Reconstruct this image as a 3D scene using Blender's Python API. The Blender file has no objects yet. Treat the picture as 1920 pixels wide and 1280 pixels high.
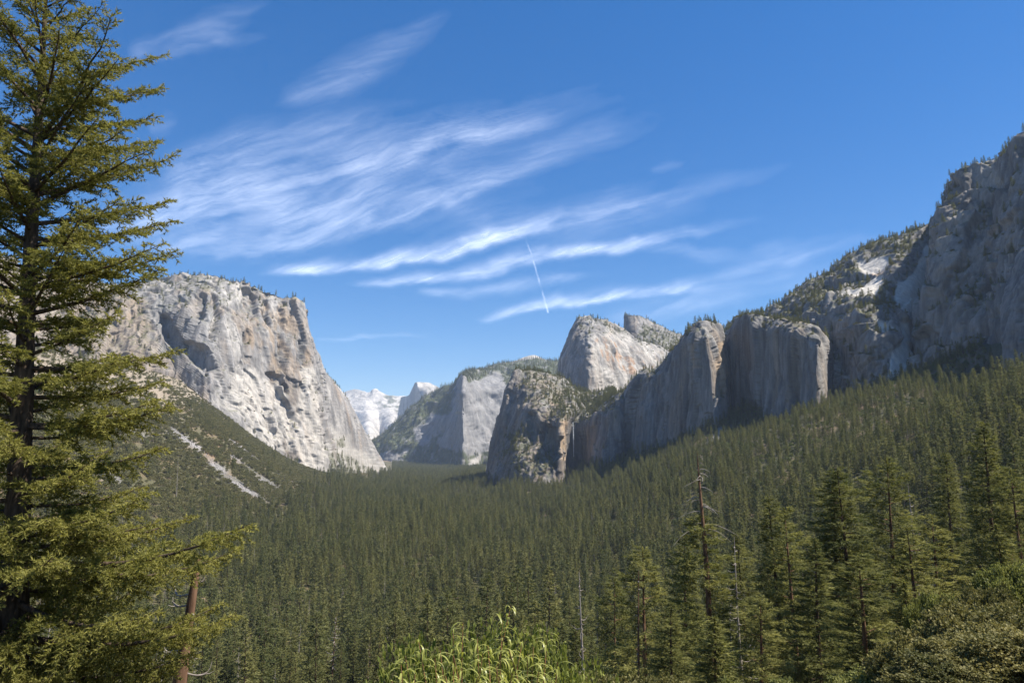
import bpy, math, random
import numpy as np

sc = bpy.context.scene
COL = sc.collection
R = math.radians

# ------------------------------------------------------------------ camera
CAM_Z = 170.0                       # eye height above the valley floor
PITCH = R(8.97)
FPX = 1280.0                        # 24 mm lens on a 1920 px wide frame
cam_d = bpy.data.cameras.new('camera')
cam = bpy.data.objects.new('camera', cam_d)
COL.objects.link(cam)
cam_d.sensor_width = 36.0
cam_d.lens = 24.0
cam_d.clip_start = 0.5
cam_d.clip_end = 400000.0
cam.location = (0, 0, CAM_Z)
cam.rotation_euler = (math.pi / 2 + PITCH, 0, 0)
sc.camera = cam

# ------------------------------------------------------------------ sky, sun
SUN_AZ, SUN_EL = R(99), R(56)      # clockwise from the view direction, above the horizon
world = bpy.data.worlds.new('World')
sc.world = world
world.use_nodes = True
nt = world.node_tree
nt.nodes.clear()
o_ = nt.nodes.new('ShaderNodeOutputWorld')
b_ = nt.nodes.new('ShaderNodeBackground')
s_ = nt.nodes.new('ShaderNodeTexSky')
s_.sky_type = 'NISHITA'
s_.sun_disc = False
s_.sun_elevation = SUN_EL
s_.sun_rotation = SUN_AZ
s_.altitude = 1400
s_.air_density = 1.0
s_.dust_density = 0.3
s_.ozone_density = 3.0
b_.inputs['Strength'].default_value = 0.111
g_ = nt.nodes.new('ShaderNodeGamma')
g_.inputs['Gamma'].default_value = 0.8
h_ = nt.nodes.new('ShaderNodeHueSaturation')      # the camera's saturated picture profile
h_.inputs['Hue'].default_value = 0.508
h_.inputs['Saturation'].default_value = 1.52
nt.links.new(s_.outputs[0], g_.inputs[0])
nt.links.new(g_.outputs[0], h_.inputs['Color'])
nt.links.new(h_.outputs[0], b_.inputs[0])
nt.links.new(b_.outputs[0], o_.inputs[0])
sun_d = bpy.data.lights.new('sun', 'SUN')
sun_d.energy = 5.0
sun_d.angle = R(0.53)
sun_d.color = (1.0, 0.95, 0.87)
sun = bpy.data.objects.new('sun', sun_d)
COL.objects.link(sun)
sdir = np.array([math.sin(SUN_AZ) * math.cos(SUN_EL), math.cos(SUN_AZ) * math.cos(SUN_EL), math.sin(SUN_EL)])
from mathutils import Vector, Matrix
sun.rotation_euler = Vector(sdir).to_track_quat('Z', 'Y').to_euler()
sun.location = (60, -30, 260)

sc.view_settings.view_transform = 'Standard'
sc.view_settings.look = 'None'
sc.view_settings.exposure = 0.98
sc.view_settings.gamma = 1.0
sc.render.engine = 'CYCLES'
sc.cycles.max_bounces = 6
sc.cycles.diffuse_bounces = 3
sc.cycles.glossy_bounces = 2
sc.cycles.transmission_bounces = 3
sc.cycles.transparent_max_bounces = 12
sc.cycles.volume_bounces = 0
sc.cycles.use_denoising = True
sc.cycles.sample_clamp_indirect = 4.0

# ------------------------------------------------------------------ helpers
cP, sP = math.cos(PITCH), math.sin(PITCH)

def pt(px, py, Y):
    """A point of the place that lies Y metres ahead of the viewpoint."""
    px = np.asarray(px, float); py = np.asarray(py, float); Y = np.asarray(Y, float)
    xc = (px - 960) / FPX; yc = (640 - py) / FPX
    dy = cP - sP * yc; dz = sP + cP * yc
    t = Y / dy
    return np.stack([xc * t, Y + 0 * t, CAM_Z + dz * t], -1)

def proj(P):
    P = np.asarray(P, float)
    x = P[..., 0]; y = P[..., 1]; z = P[..., 2] - CAM_Z
    f = y * cP + z * sP; u = -y * sP + z * cP
    f = np.where(np.abs(f) < 1e-3, 1e-3, f)
    return 960 + FPX * x / f, 640 - FPX * u / f, f

_rs = np.random.RandomState(7)
_T = _rs.rand(64, 64, 64).astype(np.float32)

def vnoise(P):
    """value noise, -1..1"""
    P = np.asarray(P, np.float32)
    i = np.floor(P).astype(np.int32); f = P - i
    f = f * f * f * (f * (f * 6 - 15) + 10)
    a = i & 63; b = (i + 1) & 63
    x0, y0, z0 = a[..., 0], a[..., 1], a[..., 2]; x1, y1, z1 = b[..., 0], b[..., 1], b[..., 2]
    fx, fy, fz = f[..., 0], f[..., 1], f[..., 2]
    def L(p, q, t): return p + (q - p) * t
    v = L(L(L(_T[x0, y0, z0], _T[x1, y0, z0], fx), L(_T[x0, y1, z0], _T[x1, y1, z0], fx), fy),
          L(L(_T[x0, y0, z1], _T[x1, y0, z1], fx), L(_T[x0, y1, z1], _T[x1, y1, z1], fx), fy), fz)
    return v * 2 - 1

_ROT = np.array([[0.36, 0.48, -0.8], [-0.8, 0.6, 0.0], [0.48, 0.64, 0.6]], np.float32)

def fbm(P, octv=4, gain=0.5, lac=2.03, rot=True):
    P = np.asarray(P, np.float32); s = 0; a = 1.0; n = 0
    for k in range(octv):
        s = s + a * vnoise(P); n += a; a *= gain
        P = (P @ _ROT.T if rot else P) * lac + 17.3
    return s / n

def ridged(P, octv=4, gain=0.5):
    P = np.asarray(P, np.float32); s = 0; a = 1.0; n = 0
    for k in range(octv):
        s = s + a * (1 - 2 * np.abs(vnoise(P))); n += a; a *= gain
        P = P * 2.07 + 11.7
    return s / n

def _hash(c, k):
    c = c.astype(np.uint32)
    h = c[..., 0] * np.uint32(73856093) ^ c[..., 1] * np.uint32(19349663) ^ c[..., 2] * np.uint32(83492791) ^ np.uint32(k * 2654435761 & 0xffffffff)
    h = (h ^ (h >> np.uint32(13))) * np.uint32(1274126177)
    h = h ^ (h >> np.uint32(16))
    return (h & np.uint32(0xffff)).astype(np.float32) / 65535.0

def facets(P, tilt=0.8, seed=1):
    """blocky rock: every cell a plane of its own height and tilt"""
    P = np.asarray(P, np.float32)
    base = np.floor(P).astype(np.int32)
    best = np.full(P.shape[:-1], 9e9, np.float32)
    bc = np.zeros_like(base); bv = np.zeros_like(P)
    for dx in (-1, 0, 1):
        for dy in (-1, 0, 1):
            for dz in (-1, 0, 1):
                c = base + np.array([dx, dy, dz], np.int32)
                fp = np.stack([_hash(c, seed), _hash(c, seed + 1), _hash(c, seed + 2)], -1)
                v = P - (c + fp)
                d = (v * v).sum(-1)
                m = d < best
                best = np.where(m, d, best)
                bc[m] = c[m]; bv[m] = v[m]
    r = _hash(bc, seed + 3) * 2 - 1
    t = np.stack([_hash(bc, seed + 4), _hash(bc, seed + 5), _hash(bc, seed + 6)], -1) * 2 - 1
    return r + tilt * (t * bv).sum(-1) * 1.6

def sstep(a, b, x):
    t = np.clip((x - a) / (b - a), 0, 1)
    return t * t * (3 - 2 * t)

def poly_dist(px, py, poly):
    """signed distance to a polygon (positive inside)"""
    d = np.full(px.shape, 1e9); inside = np.zeros(px.shape, bool)
    n = len(poly)
    for i in range(n):
        (x0, y0), (x1, y1) = poly[i], poly[(i + 1) % n]
        ex, ey = x1 - x0, y1 - y0
        t = np.clip(((px - x0) * ex + (py - y0) * ey) / (ex * ex + ey * ey + 1e-9), 0, 1)
        d = np.minimum(d, (px - x0 - t * ex) ** 2 + (py - y0 - t * ey) ** 2)
        c = ((y0 > py) != (y1 > py)) & (px < (x1 - x0) * (py - y0) / (y1 - y0 + 1e-12) + x0)
        inside ^= c
    d = np.sqrt(d)
    return np.where(inside, d, -d)

def tag(o, label=None, cat=None, group=None, kind=None):
    if label: o['label'] = label
    if cat: o['category'] = cat
    if group: o['group'] = group
    if kind: o['kind'] = kind
    return o

def mesh_np(name, V, F, mats=(), attrs=None, smooth=True, fmat=None):
    """mesh from arrays: F (n,3) or (n,4) or a list of both"""
    V = np.ascontiguousarray(V, np.float32)
    Fs = F if isinstance(F, list) else [F]
    Fs = [np.asarray(f, np.int32) for f in Fs if len(f)]
    me = bpy.data.meshes.new(name)
    me.vertices.add(len(V)); me.vertices.foreach_set('co', V.ravel())
    loops = np.concatenate([f.ravel() for f in Fs])
    sizes = np.concatenate([np.full(len(f), f.shape[1], np.int32) for f in Fs])
    starts = np.concatenate([[0], np.cumsum(sizes)[:-1]]).astype(np.int32)
    me.loops.add(len(loops)); me.loops.foreach_set('vertex_index', loops)
    me.polygons.add(len(sizes)); me.polygons.foreach_set('loop_start', starts)
    try: me.polygons.foreach_set('loop_total', sizes)
    except Exception: pass
    me.polygons.foreach_set('use_smooth', np.full(len(sizes), bool(smooth)))
    for m in mats: me.materials.append(m)
    if fmat is not None: me.polygons.foreach_set('material_index', np.asarray(fmat, np.int32))
    for k, a in (attrs or {}).items():
        a = np.asarray(a, np.float32)
        if a.ndim == 1:
            at = me.attributes.new(k, 'FLOAT', 'POINT'); at.data.foreach_set('value', a)
        elif a.shape[1] == 2:
            at = me.attributes.new(k, 'FLOAT2', 'POINT'); at.data.foreach_set('vector', a.ravel())
        else:
            if a.shape[1] == 3: a = np.concatenate([a, np.ones((len(a), 1), np.float32)], 1)
            at = me.attributes.new(k, 'FLOAT_COLOR', 'POINT'); at.data.foreach_set('color', a.ravel())
    me.update(calc_edges=True)
    return me

def link(name, data, parent=None, loc=None):
    o = bpy.data.objects.new(name, data); COL.objects.link(o)
    if parent: o.parent = parent
    if loc is not None: o.location = loc
    return o

# ------------------------------------------------------------------ materials
def new_mat(name):
    m = bpy.data.materials.new(name); m.use_nodes = True
    m.node_tree.nodes.clear()
    return m, m.node_tree.nodes, m.node_tree.links

def rock_material(name, grain=9.0, bump=1.0):
    m, N, K = new_mat(name)
    out = N.new('ShaderNodeOutputMaterial'); bs = N.new('ShaderNodeBsdfPrincipled')
    bs.inputs['Roughness'].default_value = 0.88
    bs.inputs['Specular IOR Level'].default_value = 0.2
    at = N.new('ShaderNodeAttribute'); at.attribute_name = 'Col'
    tc = N.new('ShaderNodeTexCoord')
    mp = N.new('ShaderNodeMapping'); mp.inputs['Scale'].default_value = (1 / grain, 1 / grain, 0.16 / grain)
    K.new(tc.outputs['Object'], mp.inputs[0])
    n1 = N.new('ShaderNodeTexNoise'); n1.inputs['Scale'].default_value = 1.0; n1.inputs['Detail'].default_value = 6; n1.inputs['Roughness'].default_value = 0.65
    K.new(mp.outputs[0], n1.inputs['Vector'])
    r = N.new('ShaderNodeMapRange'); r.inputs[1].default_value = 0.3; r.inputs[2].default_value = 0.7; r.inputs[3].default_value = 0.72; r.inputs[4].default_value = 1.25
    K.new(n1.outputs[0], r.inputs[0])
    mx = N.new('ShaderNodeMix'); mx.data_type = 'RGBA'; mx.blend_type = 'MULTIPLY'; mx.inputs[0].default_value = 1.0
    K.new(at.outputs['Color'], mx.inputs[6]); K.new(r.outputs[0], mx.inputs[7])
    K.new(mx.outputs[2], bs.inputs['Base Color'])
    bp = N.new('ShaderNodeBump'); bp.inputs['Strength'].default_value = 0.8; bp.inputs['Distance'].default_value = grain * 0.5 * bump
    K.new(n1.outputs[0], bp.inputs['Height'])
    mp2 = N.new('ShaderNodeMapping'); mp2.inputs['Scale'].default_value = (0.32 / grain, 0.32 / grain, 0.07 / grain); mp2.inputs['Rotation'].default_value = (0.12, 0.1, 0.4)
    K.new(tc.outputs['Object'], mp2.inputs[0])
    n2 = N.new('ShaderNodeTexNoise'); n2.noise_type = 'RIDGED_MULTIFRACTAL'; n2.inputs['Scale'].default_value = 1.0; n2.inputs['Detail'].default_value = 5; n2.inputs['Roughness'].default_value = 0.6
    K.new(mp2.outputs[0], n2.inputs['Vector'])
    bp2 = N.new('ShaderNodeBump'); bp2.invert = True; bp2.inputs['Strength'].default_value = 0.7; bp2.inputs['Distance'].default_value = grain * 0.55 * bump
    K.new(n2.outputs[0], bp2.inputs['Height']); K.new(bp.outputs[0], bp2.inputs['Normal'])
    K.new(bp2.outputs[0], bs.inputs['Normal'])
    K.new(bs.outputs[0], out.inputs[0])
    return m

def foliage_material(name, c1, c2, trans=0.25, rough=0.75, vary=0.35, spec=0.25):
    """leaf colour varies per plant (Object Info) and per tuft ('tint')"""
    m, N, K = new_mat(name)
    out = N.new('ShaderNodeOutputMaterial')
    at = N.new('ShaderNodeAttribute'); at.attribute_name = 'tint'
    oi = N.new('ShaderNodeObjectInfo')
    ad = N.new('ShaderNodeMath'); ad.operation = 'MULTIPLY_ADD'
    K.new(oi.outputs['Random'], ad.inputs[0]); ad.inputs[1].default_value = vary
    sb = N.new('ShaderNodeMath'); sb.operation = 'MULTIPLY'; K.new(at.outputs['Fac'], sb.inputs[0]); sb.inputs[1].default_value = 1 - vary
    K.new(sb.outputs[0], ad.inputs[2])
    mx = N.new('ShaderNodeMix'); mx.data_type = 'RGBA'
    K.new(ad.outputs[0], mx.inputs[0]); mx.inputs[6].default_value = (*c1, 1); mx.inputs[7].default_value = (*c2, 1)
    bs = N.new('ShaderNodeBsdfPrincipled'); bs.inputs['Roughness'].default_value = rough
    bs.inputs['Specular IOR Level'].default_value = spec
    K.new(mx.outputs[2], bs.inputs['Base Color'])
    tr = N.new('ShaderNodeBsdfTranslucent')
    hs = N.new('ShaderNodeHueSaturation'); hs.inputs['Value'].default_value = 1.5; hs.inputs['Saturation'].default_value = 1.1
    K.new(mx.outputs[2], hs.inputs['Color']); K.new(hs.outputs[0], tr.inputs['Color'])
    ms = N.new('ShaderNodeMixShader'); ms.inputs[0].default_value = trans
    K.new(bs.outputs[0], ms.inputs[1]); K.new(tr.outputs[0], ms.inputs[2])
    K.new(ms.outputs[0], out.inputs[0])
    return m

def bark_material(name, c1, c2, scale=3.0):
    m, N, K = new_mat(name)
    out = N.new('ShaderNodeOutputMaterial'); bs = N.new('ShaderNodeBsdfPrincipled'); bs.inputs['Roughness'].default_value = 0.9
    bs.inputs['Specular IOR Level'].default_value = 0.15
    tc = N.new('ShaderNodeTexCoord'); mp = N.new('ShaderNodeMapping'); mp.inputs['Scale'].default_value = (scale, scale, scale * 0.22)
    K.new(tc.outputs['Object'], mp.inputs[0])
    n = N.new('ShaderNodeTexNoise'); n.inputs['Scale'].default_value = 2.0; n.inputs['Detail'].default_value = 5; K.new(mp.outputs[0], n.inputs['Vector'])
    cr = N.new('ShaderNodeValToRGB'); cr.color_ramp.elements[0].position = 0.35; cr.color_ramp.elements[1].position = 0.68
    cr.color_ramp.elements[0].color = (*c1, 1); cr.color_ramp.elements[1].color = (*c2, 1)
    K.new(n.outputs[0], cr.inputs[0]); K.new(cr.outputs[0], bs.inputs['Base Color'])
    bp = N.new('ShaderNodeBump'); bp.inputs['Distance'].default_value = 0.06; K.new(n.outputs[0], bp.inputs['Height']); K.new(bp.outputs[0], bs.inputs['Normal'])
    K.new(bs.outputs[0], out.inputs[0])
    return m

M_ROCK = rock_material('granite')
M_FAR = rock_material('distant_granite', grain=40.0, bump=1.2)

# ------------------------------------------------------------------ cliffs
GREY = np.array([0.195, 0.183, 0.170]); DARK = np.array([0.085, 0.083, 0.083]); TAN = np.array([0.30, 0.215, 0.135])
RUST = np.array([0.36, 0.19, 0.085]); PALE = np.array([0.44, 0.405, 0.355]); SCRUB = np.array([0.085, 0.088, 0.036]); DIRT = np.array([0.25, 0.185, 0.12])
FEET = []
BASES = []          # where cliffs meet the ground

def hermite(P, s, q, tension=0.7):
    """P (n,...) samples at parameters s; value at q, softened Catmull-Rom"""
    n = len(s)
    shp = (n,) + (1,) * (P.ndim - 1)
    m = np.zeros_like(P)
    m[1:-1] = ((P[2:] - P[:-2]) / (s[2:] - s[:-2]).reshape((-1,) + (1,) * (P.ndim - 1))) * tension
    m[0] = (P[1] - P[0]) / (s[1] - s[0]) * tension; m[-1] = (P[-1] - P[-2]) / (s[-1] - s[-2]) * tension
    i = np.clip(np.searchsorted(s, q, side='right') - 1, 0, n - 2)
    h = (s[i + 1] - s[i]); t = (q - s[i]) / h
    e = (-1,) + (1,) * (P.ndim - 1)
    t = t.reshape(e); h = h.reshape(e)
    return ((2 * t**3 - 3 * t**2 + 1) * P[i] + (t**3 - 2 * t**2 + t) * h * m[i] + (-2 * t**3 + 3 * t**2) * P[i + 1] + (t**3 - t**2) * h * m[i + 1])

def cliff(name, cols, nu, nv, size, amp, colour, stretch=2.2, back=((120, 8), (420, -40), (800, -320)), base=True, seed=0, mat=None, label=None, nb=14, skirt=160, smooth=True, split=0.35, fine=0.5, crack=0.25, block=1.0, ledge=0.0, calm=None, calm_k=0.8, dents=(), K=9):
    """a rock wall lofted through vertical profiles, then broken into facets, ribs and ledges"""
    prof = []
    for c in cols:
        c = np.array(c, float)
        q = np.concatenate([[0], np.cumsum(np.hypot(np.diff(c[:, 0]), np.diff(c[:, 1])) + 0.02 * np.abs(np.diff(c[:, 2])))])
        q /= q[-1]
        t = np.linspace(0, 1, K)
        prof.append(np.stack([np.interp(t, q, c[:, k]) for k in range(3)], -1))
    prof = np.stack(prof)                                   # (ncol, K, 3)
    prof[..., 2] = np.log(prof[..., 2])
    du = np.hypot(np.diff(prof[:, K // 2, 0]), 0.6 * np.diff(prof[:, K // 2, 1])) + 900 * np.abs(np.diff(prof[:, K // 2, 2])) * 0.26 + 1.0
    s = np.concatenate([[0], np.cumsum(du)])
    G = hermite(prof, s, np.linspace(0, s[-1], nu))         # (nu, K, 3)
    G = np.swapaxes(hermite(np.swapaxes(G, 0, 1), np.linspace(0, 1, K), np.linspace(0, 1, nv), 1.0), 0, 1)
    px, py = G[..., 0], G[..., 1]
    P = pt(px, py, np.exp(G[..., 2]))                       # (nu, nv, 3)
    rows = [P]; pxs = [px]; pys = [py]
    # skirt below, crest and back behind
    sk = P[:, :1].copy(); sk[..., 2] -= skirt
    lo = np.concatenate([sk + (P[:, :1] - sk) * f for f in np.linspace(0, 1, 6)[:-1]], 1)
    hi = []
    top = P[:, -1:]; dirn = top.copy(); dirn[..., 2] = 0; dirn /= np.linalg.norm(dirn, axis=-1, keepdims=True)
    bk = np.array([(0, 0)] + list(back), float)
    for f in np.linspace(0, 1, nb + 1)[1:]:
        x = f * (len(bk) - 1); i = min(int(x), len(bk) - 2); g = x - i
        d, dz = bk[i] * (1 - g) + bk[i + 1] * g
        r = top + dirn * d; r[..., 2] += dz
        hi.append(r)
    hi = np.concatenate(hi, 1)
    A = np.concatenate([lo, P, hi], 1)
    nl = lo.shape[1]; nh = hi.shape[1]
    px = np.concatenate([np.repeat(px[:, :1], nl, 1), px, np.repeat(px[:, -1:], nh, 1)], 1)
    py = np.concatenate([np.repeat(py[:, :1], nl, 1), py, np.repeat(py[:, -1:], nh, 1)], 1)
    if base:
        for c in cols: BASES.append(pt(*c[0]))
        for c in cols[1:-1]: FEET.append((c[0][0], c[0][2]))
    # normals of the smooth wall
    gu = np.gradient(A, axis=0); gv = np.gradient(A, axis=1)
    n = np.cross(gu, gv); n /= np.linalg.norm(n, axis=-1, keepdims=True) + 1e-9
    toc = np.array([0, 0, CAM_Z]) - A
    n *= np.sign((n[:, nl:nl + nv] * toc[:, nl:nl + nv]).sum())
    k = np.array([1, 1, 1 / stretch])
    off = np.array([seed * 3.7, seed * 1.9, seed * 5.3])
    Q = A / size * k + off
    W = Q + 0.35 * np.stack([vnoise(Q * 1.3 + 5), vnoise(Q * 1.3 + 25), vnoise(Q * 1.3 + 45)], -1)
    d1 = facets(W, 0.9, seed + 1); d2 = facets(W * 2.9 + 3, 0.9, seed + 11); d3 = facets(W * np.array([7.5, 7.5, 3.0]) + 9, 0.9, seed + 21)
    rib = ridged(Q * np.array([2.2, 2.2, 0.7]) + 31, 4, 0.55)
    rough = fbm(Q * 9, 3, 0.6)
    big = fbm(Q * 0.45 + 77, 2)
    cr = np.abs(fbm(Q * np.array([2.6, 2.6, 0.30]) + 131, 3, 0.55, rot=False))
    cr2 = np.abs(fbm(Q * np.array([6.5, 6.5, 0.8]) + 151, 2, 0.55, rot=False))
    crk = -(1 - sstep(0.0, 0.09, cr)) - 0.5 * (1 - sstep(0.0, 0.10, cr2))
    def soft(f, n_):                                        # large steps stay a few cells wide
        for ax_ in (0, 1) * n_:
            pd = np.pad(f, [(1, 1) if a == ax_ else (0, 0) for a in (0, 1)], mode='edge')
            f = 0.25 * np.take(pd, range(0, f.shape[ax_]), ax_) + 0.5 * f + 0.25 * np.take(pd, range(2, f.shape[ax_] + 2), ax_)
        return f
    d = 0.55 * big + block * 0.5 * soft(d1, 2) + split * 0.62 * soft(d2, 1) + fine * (0.20 * soft(d3, 1) + 0.16 * rough) + 0.22 * rib + crack * soft(crk, 2)
    if ledge:
        ph = A[..., 2] / (size * 0.8) + 0.9 * fbm(Q * 0.9 + 201, 3) + 0.25 * d1
        d = d + ledge * soft(ph - np.floor(ph), 1) * sstep(-0.35, 0.25, fbm(Q * 0.8 + 231, 2))
    fade = np.ones(A.shape[:2]); fade[:, -nh // 2:] = 0.5
    if calm is not None: fade = fade * (1 - calm_k * region(dict(px=px, py=py), calm, 6, 6))
    D = A + n * (d * amp * fade)[..., None]
    for poly, dep in dents:                                 # alcoves and flake roofs
        D = D - n * (dep * soft(region(dict(px=px, py=py), [poly], 1.5, 5, 2.0), 1))[..., None]
    gu = np.gradient(D, axis=0); gv = np.gradient(D, axis=1)
    n2 = np.cross(gu, gv); n2 /= np.linalg.norm(n2, axis=-1, keepdims=True) + 1e-9
    n2 *= np.sign((n2[:, nl:nl + nv] * toc[:, nl:nl + nv]).sum())
    vv = np.concatenate([np.zeros(nl), np.linspace(0, 1, nv), np.ones(nh)])[None, :] + np.zeros(A.shape[:2])
    C = colour(dict(px=px, py=py, P=D, n=n2, n0=n, v=vv, Q=Q, d1=d1, d2=d2, d3=d3, rib=rib, rough=rough))
    veg = None
    if isinstance(C, tuple): C, veg = C
    nU, nV = A.shape[:2]
    idx = np.arange(nU * nV).reshape(nU, nV)
    F = np.stack([idx[:-1, :-1], idx[1:, :-1], idx[1:, 1:], idx[:-1, 1:]], -1).reshape(-1, 4)
    me = mesh_np(name, D.reshape(-1, 3), F, [mat or M_ROCK], {'Col': np.clip(C, 0.01, 0.8).reshape(-1, 3)}, smooth=smooth)
    o = link(name, me)
    tag(o, label, None, None, 'structure')
    return dict(obj=o, P=D, n=n2, px=px, py=py, veg=veg)

def mixc(a, b, m):
    return a * (1 - m[..., None]) + b * m[..., None]

def region(g, polys, feather=6.0, wob=9.0, sc_=1.0):
    m = np.zeros(g['px'].shape)
    w = wob * fbm(np.stack([g['px'], g['py'], 0 * g['px']], -1) / 22.0 * sc_ + 3, 3, 0.6)
    for p in polys:
        m = np.maximum(m, sstep(-feather, feather, poly_dist(g['px'], g['py'], p) + w))
    return m

def granite(g, tan=0.4, dark=0.5, pale=0.2, base=GREY, streak=1.0):
    """grey granite with water streaks, tan and dark patches"""
    Q = g['Q']
    st = fbm(Q * np.array([7, 7, 0.5]) + 13, 3, 0.6)
    st2 = fbm(Q * np.array([3.0, 3.0, 0.35]) + 57, 3, 0.6)
    lo = fbm(Q * 0.9 + 91, 3)
    C = np.zeros(Q.shape) + base
    C = mixc(C, TAN, np.clip(sstep(-0.05, 0.5, st2 + 0.4 * lo) * tan, 0, 1))
    C = mixc(C, PALE, np.clip(sstep(0.05, 0.5, -st2 + 0.5 * fbm(Q * 1.7 + 7, 3)) * pale, 0, 1))
    C = mixc(C, DARK, np.clip(sstep(0.02, 0.42, st + 0.3 * lo) * dark * 1.25 * streak, 0, 1))
    blk = fbm(Q * np.array([2.0, 2.0, 1.2]) + 71, 2)
    return C * (1 + 0.14 * g['d3'][..., None] + 0.18 * g['rough'][..., None] + 0.30 * blk[..., None] + 0.12 * g['d2'][..., None])

# ---- the great monolith on the north side
def col_monolith(g):
    C = granite(g, tan=0.45, dark=0.40, pale=0.40, base=GREY * 1.15)
    px, py = g['px'], g['py']
    pale = region(g, [[(432, 705), (470, 690), (505, 730), (520, 800), (535, 850), (500, 850), (455, 805), (425, 760)],
                      [(498, 720), (520, 715), (560, 800), (612, 890), (560, 880), (525, 790)],
                      [(560, 690), (583, 690), (600, 780), (612, 890), (575, 860), (560, 780)],
                      [(620, 800), (650, 820), (735, 890), (660, 888), (625, 850)]], 7, 14)
    tan = region(g, [[(455, 560), (570, 580), (580, 690), (560, 740), (520, 700), (460, 680)]], 18, 26) * 0.55
    gry = region(g, [[(290, 560), (395, 560), (400, 690), (360, 720), (300, 680)]], 20, 20) * 0.6
    pt_ = sstep(-0.2, 0.5, fbm(g['Q'] * np.array([5, 5, 0.9]) + 3, 3))
    C = mixc(C, TAN * 1.05, tan * pt_)
    C = mixc(C, np.array([0.17, 0.168, 0.168]), gry)
    C = mixc(C, PALE, pale * 0.85 * (0.75 + 0.25 * pt_))
    rough_ground = region(g, [[(-60, 470), (170, 520), (262, 560), (285, 640), (330, 690), (-60, 800)]], 12, 20)
    C = mixc(C, DIRT * 0.9 + 0.02, rough_ground * 0.55)
    veg = sstep(0.55, 0.8, g['n'][..., 2]) * 0.8
    veg = np.maximum(veg, rough_ground * sstep(0.0, 0.35, fbm(g['Q'] * 6 + 70, 3)) * sstep(0.3, 0.55, g['n'][..., 2]))
    veg = np.maximum(veg, region(g, [[(625, 822), (642, 820), (648, 838), (630, 842)], [(612, 850), (640, 848), (700, 885), (690, 895), (610, 890)]], 4, 8) * 0.9)
    veg *= sstep(-0.3, 0.3, fbm(g['Q'] * 9 + 20, 3) + 0.1)
    return mixc(C, SCRUB, veg * 0.8), veg

MONO = cliff('granite_monolith', [
    [(-140, 800, 2100), (-140, 640, 2300), (-140, 540, 2450), (-140, 470, 2600)],
    [(0, 760, 2350), (0, 640, 2500), (0, 560, 2650), (0, 487, 2800)],
    [(140, 720, 2550), (150, 620, 2700), (170, 565, 2850), (190, 535, 2950)],
    [(265, 690, 2680), (262, 620, 2780), (255, 560, 2850), (250, 528, 3000)],
    [(330, 705, 2740), (310, 640, 2800), (300, 570, 2870), (300, 520, 3050)],
    [(365, 735, 2700), (350, 660, 2760), (342, 580, 2830), (345, 514, 3050)],
    [(402, 762, 2690), (390, 680, 2750), (388, 590, 2820), (390, 513, 3050)],
    [(470, 815, 2830), (450, 720, 2880), (445, 600, 2950), (452, 526, 3120)],
    [(540, 862, 2980), (525, 740, 3030), (515, 620, 3090), (517, 551, 3200)],
    [(607, 886, 3140), (595, 790, 3160), (573, 680, 3200), (569, 578, 3260)],
    [(640, 882, 3420), (625, 800, 3380), (588, 690, 3290), (573, 581, 3300)],
    [(690, 886, 3800), (665, 800, 3650), (612, 705, 3430), (575, 600, 3350), (574, 582, 3350)],
    [(733, 888, 4300), (705, 840, 4100), (682, 800, 3950), (650, 745, 3750), (610, 700, 3600), (580, 655, 3500), (576, 620, 3480), (574, 583, 3420)],
    [(700, 890, 5200), (670, 850, 5000), (620, 755, 4700), (560, 660, 4500), (550, 592, 4400)],
], 450, 340, 150, 27, col_monolith, seed=3, crack=0.35, fine=0.7, base=True, stretch=7.0, calm=[[(612, 700), (655, 745), (745, 892), (650, 892), (618, 800)]],
    dents=[([(398, 553), (406, 556), (411, 600), (399, 642), (391, 632), (400, 590)], 38), ([(362, 552), (386, 556), (380, 600), (370, 612), (358, 585)], 28), ([(300, 590), (325, 600), (347, 640), (340, 668), (312, 640)], 36),
           ([(453, 535), (480, 545), (486, 580), (470, 602), (462, 570)], 30), ([(340, 640), (385, 650), (402, 690), (385, 702), (350, 670)], 32), ([(500, 700), (515, 697), (537, 725), (539, 744), (520, 722)], 28),
           ([(524, 580), (531, 580), (531, 640), (525, 664)], 20), ([(497, 560), (504, 560), (507, 604), (499, 600)], 20), ([(488, 780), (497, 778), (522, 850), (510, 852)], 20), ([(556, 640), (561, 640), (566, 720), (560, 726)], 16), ([(590, 770), (598, 770), (612, 840), (604, 842)], 18)], label='huge sheer pale granite monolith rising above the wooded talus slope')

# ---- pointed granite peak with a bright face, behind the waterfall group
def col_peak(g):
    C = granite(g, tan=0.3, dark=0.35, pale=0.5, base=GREY * 1.1)
    pale = region(g, [[(1105, 640), (1150, 610), (1200, 640), (1260, 670), (1240, 720), (1150, 770), (1110, 740)]], 10, 14)
    C = mixc(C, PALE * 0.95, pale * 0.7 * sstep(-0.5, 0.4, fbm(g['Q'] * 4 + 9, 3)))
    rust = region(g, [[(1120, 640), (1140, 632), (1165, 660), (1215, 690), (1200, 700), (1150, 680), (1125, 665)]], 6, 20) * sstep(0.0, 0.4, fbm(g['Q'] * 6 + 19, 3))
    C = mixc(C, RUST, rust * 0.6)
    veg = sstep(0.66, 0.85, g['n'][..., 2]) * 0.7
    veg = np.maximum(veg, region(g, [[(1085, 590), (1125, 592), (1180, 625), (1170, 632), (1120, 605), (1085, 612)]], 4, 6) * 0.6)
    veg *= sstep(-0.2, 0.3, fbm(g['Q'] * 9 + 20, 3))
    return mixc(C, SCRUB, veg * 0.8), veg

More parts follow.
